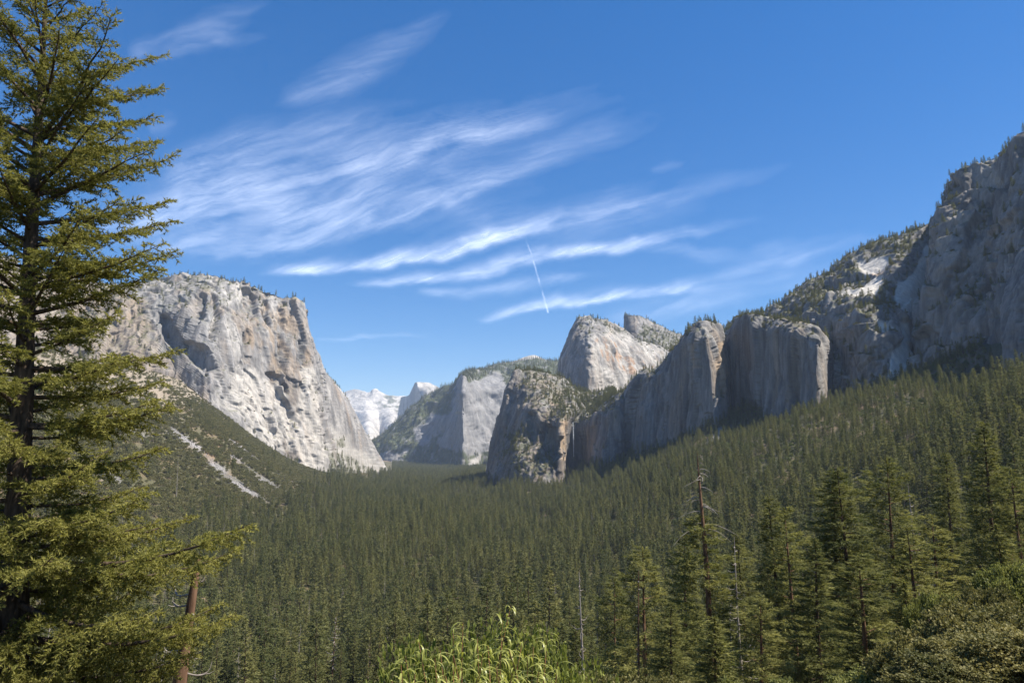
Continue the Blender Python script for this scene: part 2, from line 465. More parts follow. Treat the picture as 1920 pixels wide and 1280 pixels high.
PEAK = cliff('granite_peak', [
    [(1075, 740, 4300), (1085, 650, 4200), (1100, 600, 4100)],
    [(1040, 745, 3560), (1050, 670, 3580), (1063, 640, 3600), (1083, 600, 3680)],
    [(1072, 750, 3330), (1076, 680, 3380), (1085, 630, 3440), (1102, 594, 3600)],
    [(1103, 760, 3180), (1106, 700, 3230), (1112, 640, 3330), (1128, 597, 3560)],
    [(1160, 755, 3330), (1165, 700, 3400), (1165, 650, 3500), (1160, 612, 3650)],
    [(1215, 740, 3480), (1222, 700, 3540), (1218, 665, 3620), (1205, 640, 3700)],
    [(1262, 720, 3600), (1262, 690, 3640), (1255, 668, 3700), (1250, 655, 3760)],
    [(1320, 720, 3800), (1320, 700, 3800), (1320, 680, 3850), (1320, 670, 3900)],
], 240, 170, 110, 15, col_peak, seed=9, base=False, fine=0.7, stretch=3.5, label='bright pointed granite peak with rust stains above the waterfall cliff')

def col_spire(g):
    C = granite(g, tan=0.3, dark=0.5, pale=0.1)
    v = region(g, [[(1185, 640), (1205, 612), (1230, 615), (1285, 640), (1300, 700), (1240, 680)]], 5, 10)
    veg = np.maximum(v * 0.9, sstep(0.6, 0.8, g['n'][..., 2]) * 0.7) * sstep(-0.35, 0.15, fbm(g['Q'] * 8 + 20, 3))
    return mixc(C, SCRUB, veg * 0.85), veg

SPIRE = cliff('granite_ridge', [
    [(1176, 680, 4700), (1178, 620, 4650), (1180, 592, 4600)],
    [(1168, 680, 4150), (1170, 620, 4180), (1171, 591, 4200)],
    [(1185, 690, 3900), (1190, 630, 4080), (1190, 590, 4150)],
    [(1210, 700, 3850), (1212, 640, 4050), (1212, 597, 4200)],
    [(1240, 710, 3830), (1243, 650, 4000), (1245, 614, 4200)],
    [(1280, 720, 3850), (1280, 665, 4000), (1282, 630, 4200)],
    [(1340, 740, 3900), (1340, 700, 4000), (1340, 668, 4200)],
], 120, 90, 90, 12, col_spire, seed=14, base=False, label='small scrubby granite ridge behind the bright pointed peak')

# ---- the wall that carries the waterfall, leaning tower and the wooded shoulder
def col_fall(g):
    px, py = g['px'], g['py']
    C = granite(g, tan=0.38, dark=0.5, pale=0.15, base=GREY * 0.85)
    butt = region(g, [[(900, 680), (1064, 690), (1064, 910), (900, 910)]], 8, 4)
    C = mixc(C, TAN * 0.85, butt * 0.45 * sstep(-0.4, 0.4, fbm(g['Q'] * 3 + 40, 3)))
    rust = region(g, [[(1343, 640), (1356, 640), (1362, 700), (1352, 760), (1345, 720)], [(1301, 650), (1308, 640), (1312, 690), (1305, 700)], [(1050, 790), (1062, 790), (1062, 860), (1052, 860)]], 3, 4)
    C = mixc(C, TAN * 1.25, rust * 0.7)
    C = mixc(C, GREY * 1.35, region(g, [[(1305, 775), (1365, 745), (1365, 790), (1290, 812)]], 8, 12) * 0.5)
    C = mixc(C, PALE * 0.8, region(g, [[(1535, 640), (1552, 640), (1552, 745), (1538, 745)]], 4, 8) * 0.25)
    wet = region(g, [[(1062, 800), (1100, 815), (1105, 880), (1064, 886)]], 5, 5)
    C = mixc(C, DARK * 0.8, wet * 0.7)
    veg = sstep(0.58, 0.8, g['n'][..., 2]) * 0.75
    veg = np.maximum(veg, region(g, [[(1030, 735), (1060, 745), (1080, 785), (1050, 780)], [(1060, 720), (1170, 735), (1130, 770), (1085, 792), (1060, 775)]], 6, 10))
    veg = np.maximum(veg, 0.85 * region(g, [[(945, 800), (985, 790), (1000, 840), (1045, 870), (1050, 900), (960, 900), (940, 860)]], 8, 16) * sstep(0.25, 0.5, g['n'][..., 2]))
    veg = np.maximum(veg, 0.55 * region(g, [[(965, 690), (1050, 705), (1060, 745), (990, 740)]], 8, 14) * sstep(0.3, 0.6, g['n'][..., 2]))
    veg *= sstep(-0.3, 0.2, fbm(g['Q'] * 8 + 20, 3) + 0.05)
    return mixc(C, SCRUB, veg * 0.8), veg

FALL = cliff('waterfall_cliff', [
    [(960, 900, 3600), (965, 790, 3500), (985, 700, 3300)],
    [(912, 895, 2740), (926, 800, 2740), (942, 745, 2750), (966, 696, 2790)],
    [(935, 900, 2520), (942, 865, 2580), (948, 815, 2650), (958, 760, 2700), (972, 694, 2790)],
    [(965, 903, 2380), (968, 860, 2430), (972, 820, 2540), (978, 760, 2600), (990, 722, 2680), (1000, 693, 2830)],
    [(1000, 906, 2310), (1004, 870, 2350), (1006, 835, 2460), (1010, 775, 2500), (1018, 730, 2640), (1028, 700, 2850)],
    [(1030, 910, 2300), (1032, 868, 2340), (1033, 840, 2420), (1036, 785, 2450), (1046, 745, 2640), (1058, 713, 2880)],
    [(1050, 910, 2320), (1050, 850, 2330), (1052, 790, 2360), (1075, 755, 2600), (1085, 730, 2880)],
    [(1062, 895, 2400), (1060, 850, 2420), (1062, 796, 2440), (1085, 765, 2640), (1105, 740, 2880)],
    [(1066, 890, 2560), (1068, 840, 2560), (1070, 794, 2560), (1090, 770, 2680), (1125, 738, 2880)],
    [(1090, 880, 2540), (1090, 840, 2540), (1090, 788, 2540), (1108, 768, 2660), (1140, 736, 2860)],
    [(1108, 872, 2400), (1116, 820, 2400), (1122, 772, 2400), (1135, 752, 2500), (1150, 735, 2700)],
    [(1128, 870, 2280), (1140, 815, 2290), (1146, 760, 2310), (1155, 740, 2420)],
    [(1158, 862, 2260), (1164, 800, 2290), (1166, 755, 2310), (1170, 738, 2360)],
    [(1170, 850, 2330), (1172, 790, 2330), (1172, 750, 2340), (1176, 732, 2380)],
    [(1198, 846, 2190), (1200, 770, 2200), (1206, 712, 2230), (1210, 704, 2260)],
    [(1222, 842, 2150), (1226, 760, 2170), (1230, 700, 2200), (1238, 693, 2240)],
    [(1250, 838, 2080), (1252, 740, 2100), (1254, 680, 2140), (1258, 666, 2180)],
    [(1300, 812, 1960), (1292, 700, 1990), (1284, 640, 2020), (1288, 617, 2070)],
    [(1342, 790, 1870), (1332, 690, 1895), (1322, 630, 1920), (1318, 609, 1980)],
    [(1366, 770, 1960), (1360, 690, 1970), (1350, 640, 1990), (1346, 613, 2040)],
    [(1374, 768, 2060), (1368, 700, 2060), (1360, 650, 2080), (1358, 632, 2120)],
    [(1386, 770, 2010), (1382, 680, 2020), (1378, 620, 2040), (1376, 603, 2080)],
    [(1430, 785, 1840), (1425, 690, 1860), (1408, 610, 1900), (1400, 590, 1950)],
    [(1450, 795, 1770), (1455, 700, 1790), (1440, 610, 1820), (1440, 594, 1880)],
    [(1490, 785, 1680), (1490, 700, 1700), (1475, 625, 1730), (1470, 600, 1790)],
    [(1530, 768, 1600), (1530, 700, 1610), (1532, 640, 1630), (1530, 614, 1690)],
    [(1552, 752, 1610), (1551, 700, 1630), (1550, 650, 1660), (1546, 630, 1720)],
    [(1566, 750, 1700), (1563, 700, 1720), (1562, 660, 1760), (1565, 645, 1800)],
    [(1580, 750, 1900), (1580, 700, 1900), (1580, 670, 1950), (1585, 655, 2000)],
], 640, 230, 95, 13, col_fall, seed=21, base=True, split=0.36, fine=0.7, stretch=5.0, calm=[[(1500, 590), (1580, 590), (1580, 800), (1515, 800)]], calm_k=0.45,
    dents=[([(1018, 790), (1040, 800), (1050, 850), (1042, 880), (1022, 850), (1010, 815)], 30), ([(985, 770), (1002, 775), (1008, 810), (995, 830)], 22)], back=((50, 6), (260, 15), (520, -180)), label='dark shaded granite wall with the waterfall notch and a leaning tower')

# ---- the shoulder with bare white slabs
SLABS = [[(1608, 494), (1640, 482), (1676, 484), (1660, 512), (1622, 522)], [(1630, 522), (1655, 518), (1648, 548), (1604, 560), (1578, 552), (1615, 540)],
         [(1684, 528), (1750, 500), (1752, 518), (1738, 532), (1738, 566), (1722, 596), (1700, 602), (1684, 575), (1676, 548)],
         [(1738, 462), (1756, 462), (1750, 500), (1712, 522), (1716, 506)],
         [(1686, 606), (1716, 600), (1716, 645), (1698, 690), (1690, 712), (1664, 712), (1672, 655), (1688, 640)],
         [(1636, 598), (1658, 606), (1680, 632), (1650, 628)]]
def col_slab(g):
    C = granite(g, tan=0.2, dark=0.55, pale=0.12, base=GREY * 0.95)
    slab = region(g, SLABS, 3, 6)
    C = mixc(C, PALE * 1.2, slab * 0.95)
    C = mixc(C, RUST, region(g, [[(1625, 518), (1660, 508), (1670, 495), (1675, 500), (1650, 520)]], 3, 4) * 0.5)
    veg = sstep(0.55, 0.75, g['n'][..., 2]) * 0.95
    veg = np.maximum(veg, region(g, [[(1430, 585), (1500, 550), (1580, 520), (1640, 460), (1750, 415), (1735, 460), (1690, 480), (1600, 500), (1560, 560), (1490, 600)]], 8, 16) * 0.6 * sstep(0.35, 0.6, g['n'][..., 2]))
    veg = veg * (1 - slab) * sstep(-0.45, 0.15, fbm(g['Q'] * 7 + 20, 3))
    return mixc(C, SCRUB * np.array([1.1, 1.1, 0.9]), veg * 0.8), veg

SLAB = cliff('slab_mountain', [
    [(1340, 640, 2900), (1350, 620, 2900), (1365, 612, 2900)],
    [(1385, 680, 2180), (1390, 625, 2300), (1400, 598, 2500)],
    [(1430, 680, 1990), (1432, 620, 2080), (1436, 588, 2250)],
    [(1490, 690, 1830), (1488, 610, 1960), (1486, 549, 2150)],
    [(1560, 740, 1700), (1562, 660, 1770), (1558, 575, 1800), (1560, 545, 1950), (1555, 508, 2100)],
    [(1605, 740, 1610), (1605, 670, 1650), (1598, 590, 1680), (1600, 545, 1850), (1605, 478, 2050)],
    [(1640, 730, 1560), (1640, 660, 1590), (1632, 590, 1640), (1640, 540, 1800), (1650, 452, 2000)],
    [(1672, 715, 1520), (1668, 660, 1560), (1665, 590, 1640), (1670, 530, 1760), (1695, 434, 1950)],
    [(1700, 705, 1550), (1702, 640, 1620), (1705, 570, 1700), (1715, 500, 1800), (1735, 419, 1920)],
    [(1722, 700, 1640), (1725, 630, 1690), (1735, 550, 1760), (1745, 480, 1830), (1756, 412, 1930)],
    [(1800, 720, 1750), (1800, 640, 1800), (1800, 550, 1850), (1800, 480, 1900), (1800, 420, 1980)],
], 330, 260, 95, 15, col_slab, seed=33, base=True, stretch=1.7, split=0.36, fine=0.6, ledge=0.8, calm=SLABS, back=((60, 10), (300, 10), (600, -250)), label='scrub covered mountain shoulder with bare white granite slabs')

# ---- the high dark wall on the south side
def col_wall(g):
    C = granite(g, tan=0.16, dark=0.55, pale=0.15, base=GREY * 0.95)
    pale = region(g, [[(1820, 320), (1870, 310), (1885, 340), (1850, 380), (1820, 375)], [(1830, 545), (1870, 555), (1875, 590), (1850, 580)], [(1755, 470), (1800, 400), (1830, 390), (1800, 440), (1770, 500)]], 6, 14)
    C = mixc(C, PALE * 0.8, pale * 0.5)
    veg = sstep(0.52, 0.72, g['n'][..., 2]) * 0.9 * sstep(-0.4, 0.2, fbm(g['Q'] * 7 + 20, 3))
    return mixc(C, SCRUB * np.array([1.15, 1.15, 0.9]), veg * 0.8), veg

WALL = cliff('dark_cliff', [
    [(1790, 660, 2100), (1795, 560, 2100), (1800, 440, 2050), (1805, 350, 2000)],
    [(1712, 705, 1600), (1728, 600, 1600), (1745, 490, 1620), (1750, 415, 1640), (1785, 350, 1700), (1800, 328, 1750)],
    [(1745, 690, 1500), (1765, 590, 1510), (1785, 470, 1540), (1800, 390, 1590), (1815, 315, 1680)],
    [(1790, 665, 1430), (1805, 580, 1440), (1830, 545, 1470), (1835, 450, 1500), (1840, 390, 1560), (1850, 309, 1650)],
    [(1840, 640, 1370), (1850, 580, 1380), (1862, 550, 1430), (1870, 440, 1450), (1872, 385, 1500), (1876, 304, 1600)],
    [(1880, 630, 1320), (1885, 560, 1330), (1890, 440, 1370), (1892, 380, 1440), (1886, 320, 1520), (1893, 285, 1560)],
    [(1915, 620, 1270), (1915, 540, 1280), (1918, 420, 1320), (1912, 340, 1400), (1905, 266, 1480)],
    [(1970, 640, 1190), (1970, 520, 1210), (1970, 400, 1260), (1960, 320, 1330), (1955, 255, 1420)],
    [(2120, 680, 1000), (2120, 520, 1040), (2120, 400, 1080), (2110, 260, 1150), (2110, 200, 1250)],
    [(2300, 700, 850), (2300, 520, 880), (2300, 400, 920), (2300, 240, 1000), (2300, 170, 1100)],
], 300, 300, 120, 20, col_wall, seed=41, base=True, stretch=2.2, split=0.34, fine=0.6, ledge=1.0, label='high dark grey cliff with scrubby ledges towering over the forest')

BUTT = cliff('cliff_buttress', [
    [(1915, 730, 1450), (1905, 620, 1440), (1905, 540, 1420), (1915, 500, 1400)],
    [(1872, 725, 1200), (1873, 640, 1210), (1876, 570, 1230), (1892, 505, 1270)],
    [(1900, 735, 1110), (1905, 620, 1120), (1912, 520, 1150), (1922, 470, 1190)],
    [(1960, 745, 1010), (1960, 620, 1030), (1965, 520, 1050), (1970, 450, 1100)],
    [(2080, 760, 880), (2080, 620, 900), (2085, 500, 930), (2090, 420, 980)],
    [(2250, 780, 780), (2250, 620, 800), (2255, 500, 830), (2260, 400, 880)],
], 110, 130, 60, 9, col_wall, seed=47, base=True, label='steep dark rock buttress standing forward of the high cliff', back=((30, 5), (120, -10), (250, -120)))

# ---- far: wooded mountain with a pointed rock tower
def col_far(g):
    C = granite(g, tan=0.15, dark=0.4, pale=0.3, base=GREY * 1.0)
    rock = region(g, [[(868, 700), (880, 715), (905, 700), (935, 700), (960, 730), (960, 800), (930, 850), (880, 850), (850, 845), (818, 835), (838, 800), (850, 760), (860, 715)],
                      [(770, 800), (810, 775), (840, 785), (830, 815), (790, 830), (775, 825)], [(700, 850), (735, 845), (755, 860), (740, 880), (705, 880)]], 4, 9)
    C = mixc(C, np.array([0.22, 0.213, 0.205]), rock * 0.6)
    scree = region(g, [[(725, 862), (760, 838), (765, 841), (735, 865)], [(878, 872), (895, 852), (906, 850), (890, 872)]], 2, 3)
    veg = np.clip(1 - rock, 0, 1) * sstep(-0.5, 0.1, fbm(g['Q'] * 7 + 20, 3) + 0.15)
    veg *= 1 - scree
    C = mixc(C, PALE * 0.7, scree * 0.8)
    return mixc(C, SCRUB * np.array([0.85, 0.95, 0.9]), veg * 0.9), veg

FARM = cliff('wooded_mountain', [
    [(640, 888, 8600), (650, 870, 8600), (655, 850, 8800)],
    [(697, 890, 7300), (699, 850, 7500), (704, 829, 7700)],
    [(740, 890, 6900), (745, 830, 7250), (765, 772, 7700)],
    [(790, 890, 6700), (800, 810, 7100), (812, 737, 7700)],
    [(818, 890, 6550), (826, 820, 6900), (840, 775, 7000), (850, 720, 7500)],
    [(846, 890, 6300), (852, 835, 6400), (856, 780, 6700), (866, 704, 7350)],
    [(868, 890, 6000), (868, 840, 6050), (867, 780, 6200), (868, 709, 6400), (878, 699, 7300)],
    [(900, 890, 6300), (896, 840, 6350), (894, 780, 6500), (884, 716, 6700), (895, 693, 7400)],
    [(930, 890, 6400), (926, 840, 6450), (922, 780, 6650), (915, 715, 6900), (920, 687, 7600)],
    [(975, 890, 6500), (975, 790, 6700), (965, 715, 7000), (960, 679, 7700)],
    [(1050, 890, 6600), (1050, 780, 6800), (1050, 700, 7100), (1060, 673, 7800)],
    [(1150, 890, 6700), (1150, 780, 6900), (1150, 700, 7200), (1150, 665, 7900)],
], 260, 150, 280, 42, col_far, seed=52, base=False, mat=M_FAR, back=((400, 20), (1200, -60), (2000, -500)), label='distant wooded mountain with a grey pointed rock tower')

def col_dome(g):
    C = granite(g, tan=0.1, dark=0.1, pale=0.6, base=PALE * 0.85)
    return C

DOME0 = cliff('small_dome', [
    [(930, 700, 9400), (932, 684, 9450), (935, 681, 9500)], [(955, 700, 9200), (957, 682, 9300), (960, 678, 9350)],
    [(985, 700, 9100), (985, 676, 9250), (988, 668, 9350)], [(1003, 700, 9050), (1003, 674, 9200), (1003, 666, 9350)],
    [(1020, 700, 9100), (1020, 680, 9250), (1020, 673, 9350)], [(1045, 700, 9200), (1045, 688, 9300), (1045, 683, 9400)],
], 60, 30, 220, 8, col_dome, seed=57, base=False, mat=M_FAR, label='small bald granite dome on the skyline of the wooded mountain')

def col_half(g):
    C = granite(g, tan=0.05, dark=0.3, pale=0.5, base=PALE * 0.8)
    return C

HALF = cliff('half_dome', [
    [(745, 790, 16000), (748, 760, 15800), (752, 745, 15600)],
    [(752, 790, 15500), (755, 755, 15400), (757, 743, 15400)],
    [(762, 790, 15000), (765, 750, 15000), (768, 738, 15000)],
    [(775, 790, 14600), (775, 745, 14550), (776, 719, 14600)],
    [(792, 790, 14100), (790, 750, 14050), (784, 728, 14150), (781, 716, 14300)],
    [(806, 785, 13950), (806, 750, 13900), (803, 730, 14100), (796, 716, 14500)],
    [(822, 785, 14300), (822, 750, 14300), (820, 735, 14500), (812, 719, 14800)],
    [(840, 790, 14800), (838, 755, 14800), (832, 742, 14900), (824, 726, 15200)],
    [(870, 800, 15400), (866, 770, 15400), (860, 760, 15500), (850, 752, 15700)],
], 110, 80, 450, 26, col_half, seed=61, base=False, mat=M_FAR, label='distant half dome with one sheer shaded face', back=((300, -20), (800, -200), (1500, -900)))

def col_crest(g):
    C = granite(g, tan=0.03, dark=0.15, pale=0.6, base=PALE * 0.95)
    veg = region(g, [[(725, 740), (757, 742), (770, 760), (745, 775), (725, 765), (700, 755)]], 5, 9) * sstep(-0.3, 0.2, fbm(g['Q'] * 6, 3)) * 0.8
    return mixc(C, SCRUB * 0.9, veg), veg

CREST = cliff('white_granite_mountain', [
    [(560, 890, 15500), (560, 820, 17000), (560, 770, 18500)],
    [(610, 890, 15300), (610, 810, 16800), (612, 748, 18500)],
    [(645, 890, 15000), (640, 810, 16600), (642, 736, 18500)],
    [(675, 890, 15300), (665, 800, 17000), (668, 728, 18500)],
    [(700, 890, 14800), (690, 800, 16300), (688, 735, 18500)],
    [(720, 890, 15400), (712, 800, 16900), (705, 731, 18500)],
    [(745, 890, 15000), (735, 800, 16300), (730, 742, 18500)],
    [(780, 890, 15400), (765, 800, 16800), (757, 743, 18500)],
    [(840, 890, 15400), (830, 800, 17000), (820, 750, 18500)],
], 170, 110, 900, 110, col_crest, seed=67, base=False, mat=M_FAR, stretch=1.0, skirt=300, fine=0.2, crack=0.1, split=0.15, block=0.35, label='far bare white granite mountain closing the valley')

# ------------------------------------------------------------------ ground
CTRL = [
    (0, -60, 176), (0, 0, 168), (25, 0, 173), (-25, 0, 164), (-60, 0, 152), (80, 0, 190), (200, 0, 235), (-200, 0, 100), (500, 0, 380), (900, 0, 560), (-600, 0, 60),
    (0, 25, 159), (-18, 26, 154), (20, 30, 160), (40, 50, 156), (70, 90, 150), (0, 60, 144), (-40, 60, 132), (30, 110, 127), (0, 150, 105), (100, 130, 136), (140, 190, 130),
    (-100, 150, 98), (-60, 250, 82), (0, 300, 72), (100, 300, 75), (220, 300, 130), (300, 420, 125), (-200, 300, 62),
    (0, 450, 34), (150, 450, 62), (-150, 450, 26), (-350, 450, 22), (-600, 500, 80), (300, 500, 95), (450, 500, 175), (700, 500, 320),
    (0, 700, 0), (150, 700, 22), (300, 700, 85), (450, 700, 150), (600, 720, 235), (-200, 700, 0), (-450, 700, 10), (-650, 700, 90),
    (0, 1000, 0), (100, 1000, 8), (200, 1000, 35), (300, 1000, 78), (450, 1000, 150), (600, 1000, 215), (750, 1000, 290), (-300, 1000, 0), (-450, 1000, 6), (-620, 1000, 70), (-900, 1000, 230),
    (0, 1500, 0), (150, 1500, 18), (300, 1500, 95), (450, 1500, 170), (600, 1450, 240), (-350, 1500, 0), (-520, 1500, 2), (-700, 1500, 105), (-900, 1500, 250), (-1200, 1500, 400),
    (0, 2000, 0), (180, 2000, 25), (300, 2000, 95), (-350, 2000, 0), (-490, 2000, 3), (-700, 2000, 120), (-900, 2000, 265), (-1110, 2000, 400), (-1500, 2000, 480),
    (50, 2400, 10), (-60, 2450, 5), (-300, 2400, 0), (-520, 2400, 3), (-750, 2400, 95), (-950, 2400, 215), (-1200, 2400, 380),
    (-100, 3000, 0), (-400, 3000, 0), (-620, 3000, 8), (-800, 3000, 55), (100, 3000, 30),
    (-300, 3700, 0), (-600, 3700, 10), (0, 3700, 10), (300, 3700, 40), (-300, 4500, 0), (-600, 4500, 15), (0, 4500, 5), (-300, 6000, 0), (-900, 6000, 10), (200, 6000, 10),
    (-400, 9000, 20), (-2000, 9000, 60), (1500, 9000, 60), (-2500, 4500, 900), (-2500, 2500, 700), (1500, 4500, 300), (-200, 16000, 50), (-4000, 16000, 100), (3000, 16000, 100),
]
cp = np.array(CTRL + [tuple(b - np.array([0, 0, 4])) for b in BASES], float)
cp = cp[(cp[:, 0] > -3000)]

def warp(x, y):
    r = np.hypot(x, y) + 40.0
    return np.stack([x / r * 2.2, np.log(r) * 1.0, y / r * 0.6], -1)

wx = warp(cp[:, 0], cp[:, 1])
dd = np.linalg.norm(wx[:, None] - wx[None], axis=-1)
A_ = dd + np.eye(len(cp)) * -0.004
one = np.ones((len(cp), 1))
Aug = np.block([[A_, one], [one.T, np.zeros((1, 1))]])
wts = np.linalg.solve(Aug, np.concatenate([cp[:, 2], [0]]))

def ground_raw(x, y):
    x = np.asarray(x, float); y = np.asarray(y, float)
    q = warp(x, y).reshape(-1, 3)
    out = np.empty(len(q))
    for i in range(0, len(q), 20000):
        d = np.linalg.norm(q[i:i + 20000, None] - wx[None], axis=-1)
        out[i:i + 20000] = d @ wts[:-1] + wts[-1]
    return out.reshape(x.shape)

NA, NR = 300, 330
AZ = np.linspace(R(-88), R(88), NA)
LR = np.linspace(math.log(3.0), math.log(22000.0), NR)
aa, rr = np.meshgrid(AZ, np.exp(LR), indexing='ij')
gx, gy = rr * np.sin(aa), rr * np.cos(aa)
gz = ground_raw(gx, gy)
gz = np.where(gz < 0.5, 0.5 * np.exp(np.minimum(gz - 0.5, 0) / 40.0), gz)
pn = np.stack([gx, gy, 0 * gx], -1)
slope_amt = sstep(10, 80, gz)
gz = gz + slope_amt * (6.0 * fbm(pn / 90.0, 4) * sstep(150, 500, rr) + 1.2 * fbm(pn / 12.0 + 9, 3) * sstep(15, 60, rr))

def ground(x, y):
    x = np.asarray(x, float); y = np.asarray(y, float)
    a = np.arctan2(x, y); l = np.log(np.maximum(np.hypot(x, y), 3.01))
    u = np.clip((a - AZ[0]) / (AZ[1] - AZ[0]), 0, NA - 1.001); v = np.clip((l - LR[0]) / (LR[1] - LR[0]), 0, NR - 1.001)
    i = u.astype(int); j = v.astype(int); f = u - i; g = v - j
    return (gz[i, j] * (1 - f) * (1 - g) + gz[i + 1, j] * f * (1 - g) + gz[i, j + 1] * (1 - f) * g + gz[i + 1, j + 1] * f * g)

def hit(px, py, h=0.0, tmin=8.0, tmax=9000.0):
    """where the line of sight through a picture point meets the ground (raised by h)"""
    Y = np.exp(np.linspace(math.log(tmin), math.log(tmax), 900))
    p = pt(np.full(900, px), np.full(900, py), Y)
    dz = p[:, 2] - ground(p[:, 0], p[:, 1]) - h
    k = np.nonzero(dz < 0)[0]
    return p[k[0]] if len(k) else None

# talus chutes on the north slope: lines of bare grey boulders (world coordinates from sight lines)
CHUTES = [([(440, 832), (505, 876), (565, 915), (640, 955)], 22), ([(440, 862), (495, 900), (545, 932), (590, 958)], 19), ([(405, 880), (450, 915), (495, 942)], 20),
          ([(325, 808), (385, 858), (440, 900)], 15), ([(150, 862), (210, 897)], 15), ([(540, 868), (600, 915)], 9), ([(230, 800), (262, 815)], 9), ([(1350, 812), (1322, 838)], 14)]
chute_w = []
for pts_, w in CHUTES:
    q = [hit(*p) for p in pts_]
    q = [a for a in q if a is not None]
    if len(q) > 1: chute_w.append((np.array(q), w))

def chute_mask(x, y):
    m = np.zeros(np.shape(x))
    wob = 15 * fbm(np.stack([x, y, 0 * x], -1) / 38.0, 3, 0.6)
    for q, w in chute_w:
        for a, b in zip(q[:-1], q[1:]):
            e = b[:2] - a[:2]
            t = np.clip(((x - a[0]) * e[0] + (y - a[1]) * e[1]) / (e @ e), 0, 1)
            d = np.hypot(x - a[0] - t * e[0], y - a[1] - t * e[1])
            m = np.maximum(m, sstep(4, -4, d - w - wob))
    return m

cm = chute_mask(gx, gy)
gn = fbm(pn / 25.0, 4); gn2 = fbm(pn / 140.0 + 5, 3)
GC = np.zeros(gx.shape + (3,)) + np.array([0.085, 0.08, 0.04])
GC = mixc(GC, np.array([0.21, 0.14, 0.085]), sstep(0.0, 0.5, gn + 0.3 * gn2) * 0.8)
upper = sstep(215, 340, gz + 90 * gn2) * (gx < 0)
GC = mixc(GC, np.array([0.27, 0.225, 0.17]), upper * 0.8)
GC = mixc(GC, np.array([0.225, 0.212, 0.205]) * (1 + 0.4 * gn[..., None]), cm)
idx = np.arange(NA * NR).reshape(NA, NR)
GF = np.stack([idx[:-1, :-1], idx[1:, :-1], idx[1:, 1:], idx[:-1, 1:]], -1).reshape(-1, 4)
M_GROUND = rock_material('forest_floor', grain=6.0, bump=0.6)
gr = link('ground', mesh_np('ground', np.stack([gx, gy, gz], -1).reshape(-1, 3), GF, [M_GROUND], {'Col': GC.reshape(-1, 3)}))
tag(gr, 'valley floor and the slopes on either side of it', None, None, 'structure')

# ------------------------------------------------------------------ plant building blocks
def unit(v):
    return v / (np.linalg.norm(v, axis=-1, keepdims=True) + 1e-9)

def blades(pos, axis, length, width, m, spread, rs, flat=0.0, tint=None, quad=False, along=0.5, out=None):
    """m thin leaf blades at every tuft; returns V, F, tint"""
    n = len(pos)
    P = np.repeat(pos, m, 0); A = np.repeat(unit(axis), m, 0)
    L = np.repeat(np.broadcast_to(length, n), m) * (0.65 + 0.7 * rs.rand(n * m)); W = np.repeat(np.broadcast_to(width, n), m) * (0.7 + 0.6 * rs.rand(n * m))
    rnd = rs.normal(size=(n * m, 3)); rnd[:, 2] *= (1 - flat)
    D = unit(A + spread * rnd)
    B = P + A * (rs.rand(n * m, 1) - 0.5) * 2 * along * L[:, None]
    S = unit(np.cross(D, rs.normal(size=(n * m, 3)) if out is None else np.repeat(unit(out), m, 0) + 0.42 * rs.normal(size=(n * m, 3))))
    t = (np.repeat(rs.rand(n) if tint is None else tint, m) + 0.25 * rs.normal(size=n * m)).clip(0, 1)
    if quad:
        V = np.stack([B, B + D * (L * 0.5)[:, None] + S * (W * 0.5)[:, None], B + D * L[:, None], B + D * (L * 0.5)[:, None] - S * (W * 0.5)[:, None]], 1).reshape(-1, 3)
        F = np.arange(len(V)).reshape(-1, 4)
        return V, F, np.repeat(t, 4)
    V = np.stack([B - S * (W * 0.5)[:, None], B + S * (W * 0.5)[:, None], B + D * L[:, None]], 1).reshape(-1, 3)
    return V, np.arange(len(V)).reshape(-1, 3), np.repeat(t, 3)

def tube(pts, rad, sides=6, bump=0.0, rs=None):
    """tapered tube along points"""
    pts = np.asarray(pts, float); rad = np.broadcast_to(np.asarray(rad, float), len(pts))
    T = unit(np.gradient(pts, axis=0))
    ref = np.array([0, 0, 1.0]) if abs(T[0, 2]) < 0.8 else np.array([1.0, 0, 0])
    U = unit(np.cross(T, ref)); W = np.cross(T, U)
    a = np.arange(sides) * 2 * math.pi / sides
    rr_ = rad[:, None] * np.ones(sides)
    if bump: rr_ = rr_ * (1 + bump * (rs.rand(len(pts), sides) - 0.5))
    V = pts[:, None] + rr_[..., None] * (np.cos(a)[None, :, None] * U[:, None] + np.sin(a)[None, :, None] * W[:, None])
    n = len(pts)
    i = np.arange(n - 1)[:, None] * sides; j = np.arange(sides)[None]; k = (j + 1) % sides
    F = np.stack([i + j, i + k, i + sides + k, i + sides + j], -1).reshape(-1, 4)
    return V.reshape(-1, 3), F

class Geo:
    def __init__(s): s.V = []; s.F3 = []; s.F4 = []; s.M3 = []; s.M4 = []; s.T = []; s.n = 0
    def add(s, V, F, mat=0, tint=None):
        F = np.asarray(F) + s.n
        (s.F3 if F.shape[1] == 3 else s.F4).append(F); (s.M3 if F.shape[1] == 3 else s.M4).append(np.full(len(F), mat))
        s.V.append(V); s.T.append(np.full(len(V), 0.5) if tint is None else tint); s.n += len(V)
        return s
    def mesh(s, name, mats, smooth=False):
        Fs = []; ms = []
        if s.F3: Fs.append(np.concatenate(s.F3)); ms.append(np.concatenate(s.M3))
        if s.F4: Fs.append(np.concatenate(s.F4)); ms.append(np.concatenate(s.M4))
        return mesh_np(name, np.concatenate(s.V), Fs, mats, {'tint': np.concatenate(s.T)}, smooth, np.concatenate(ms))

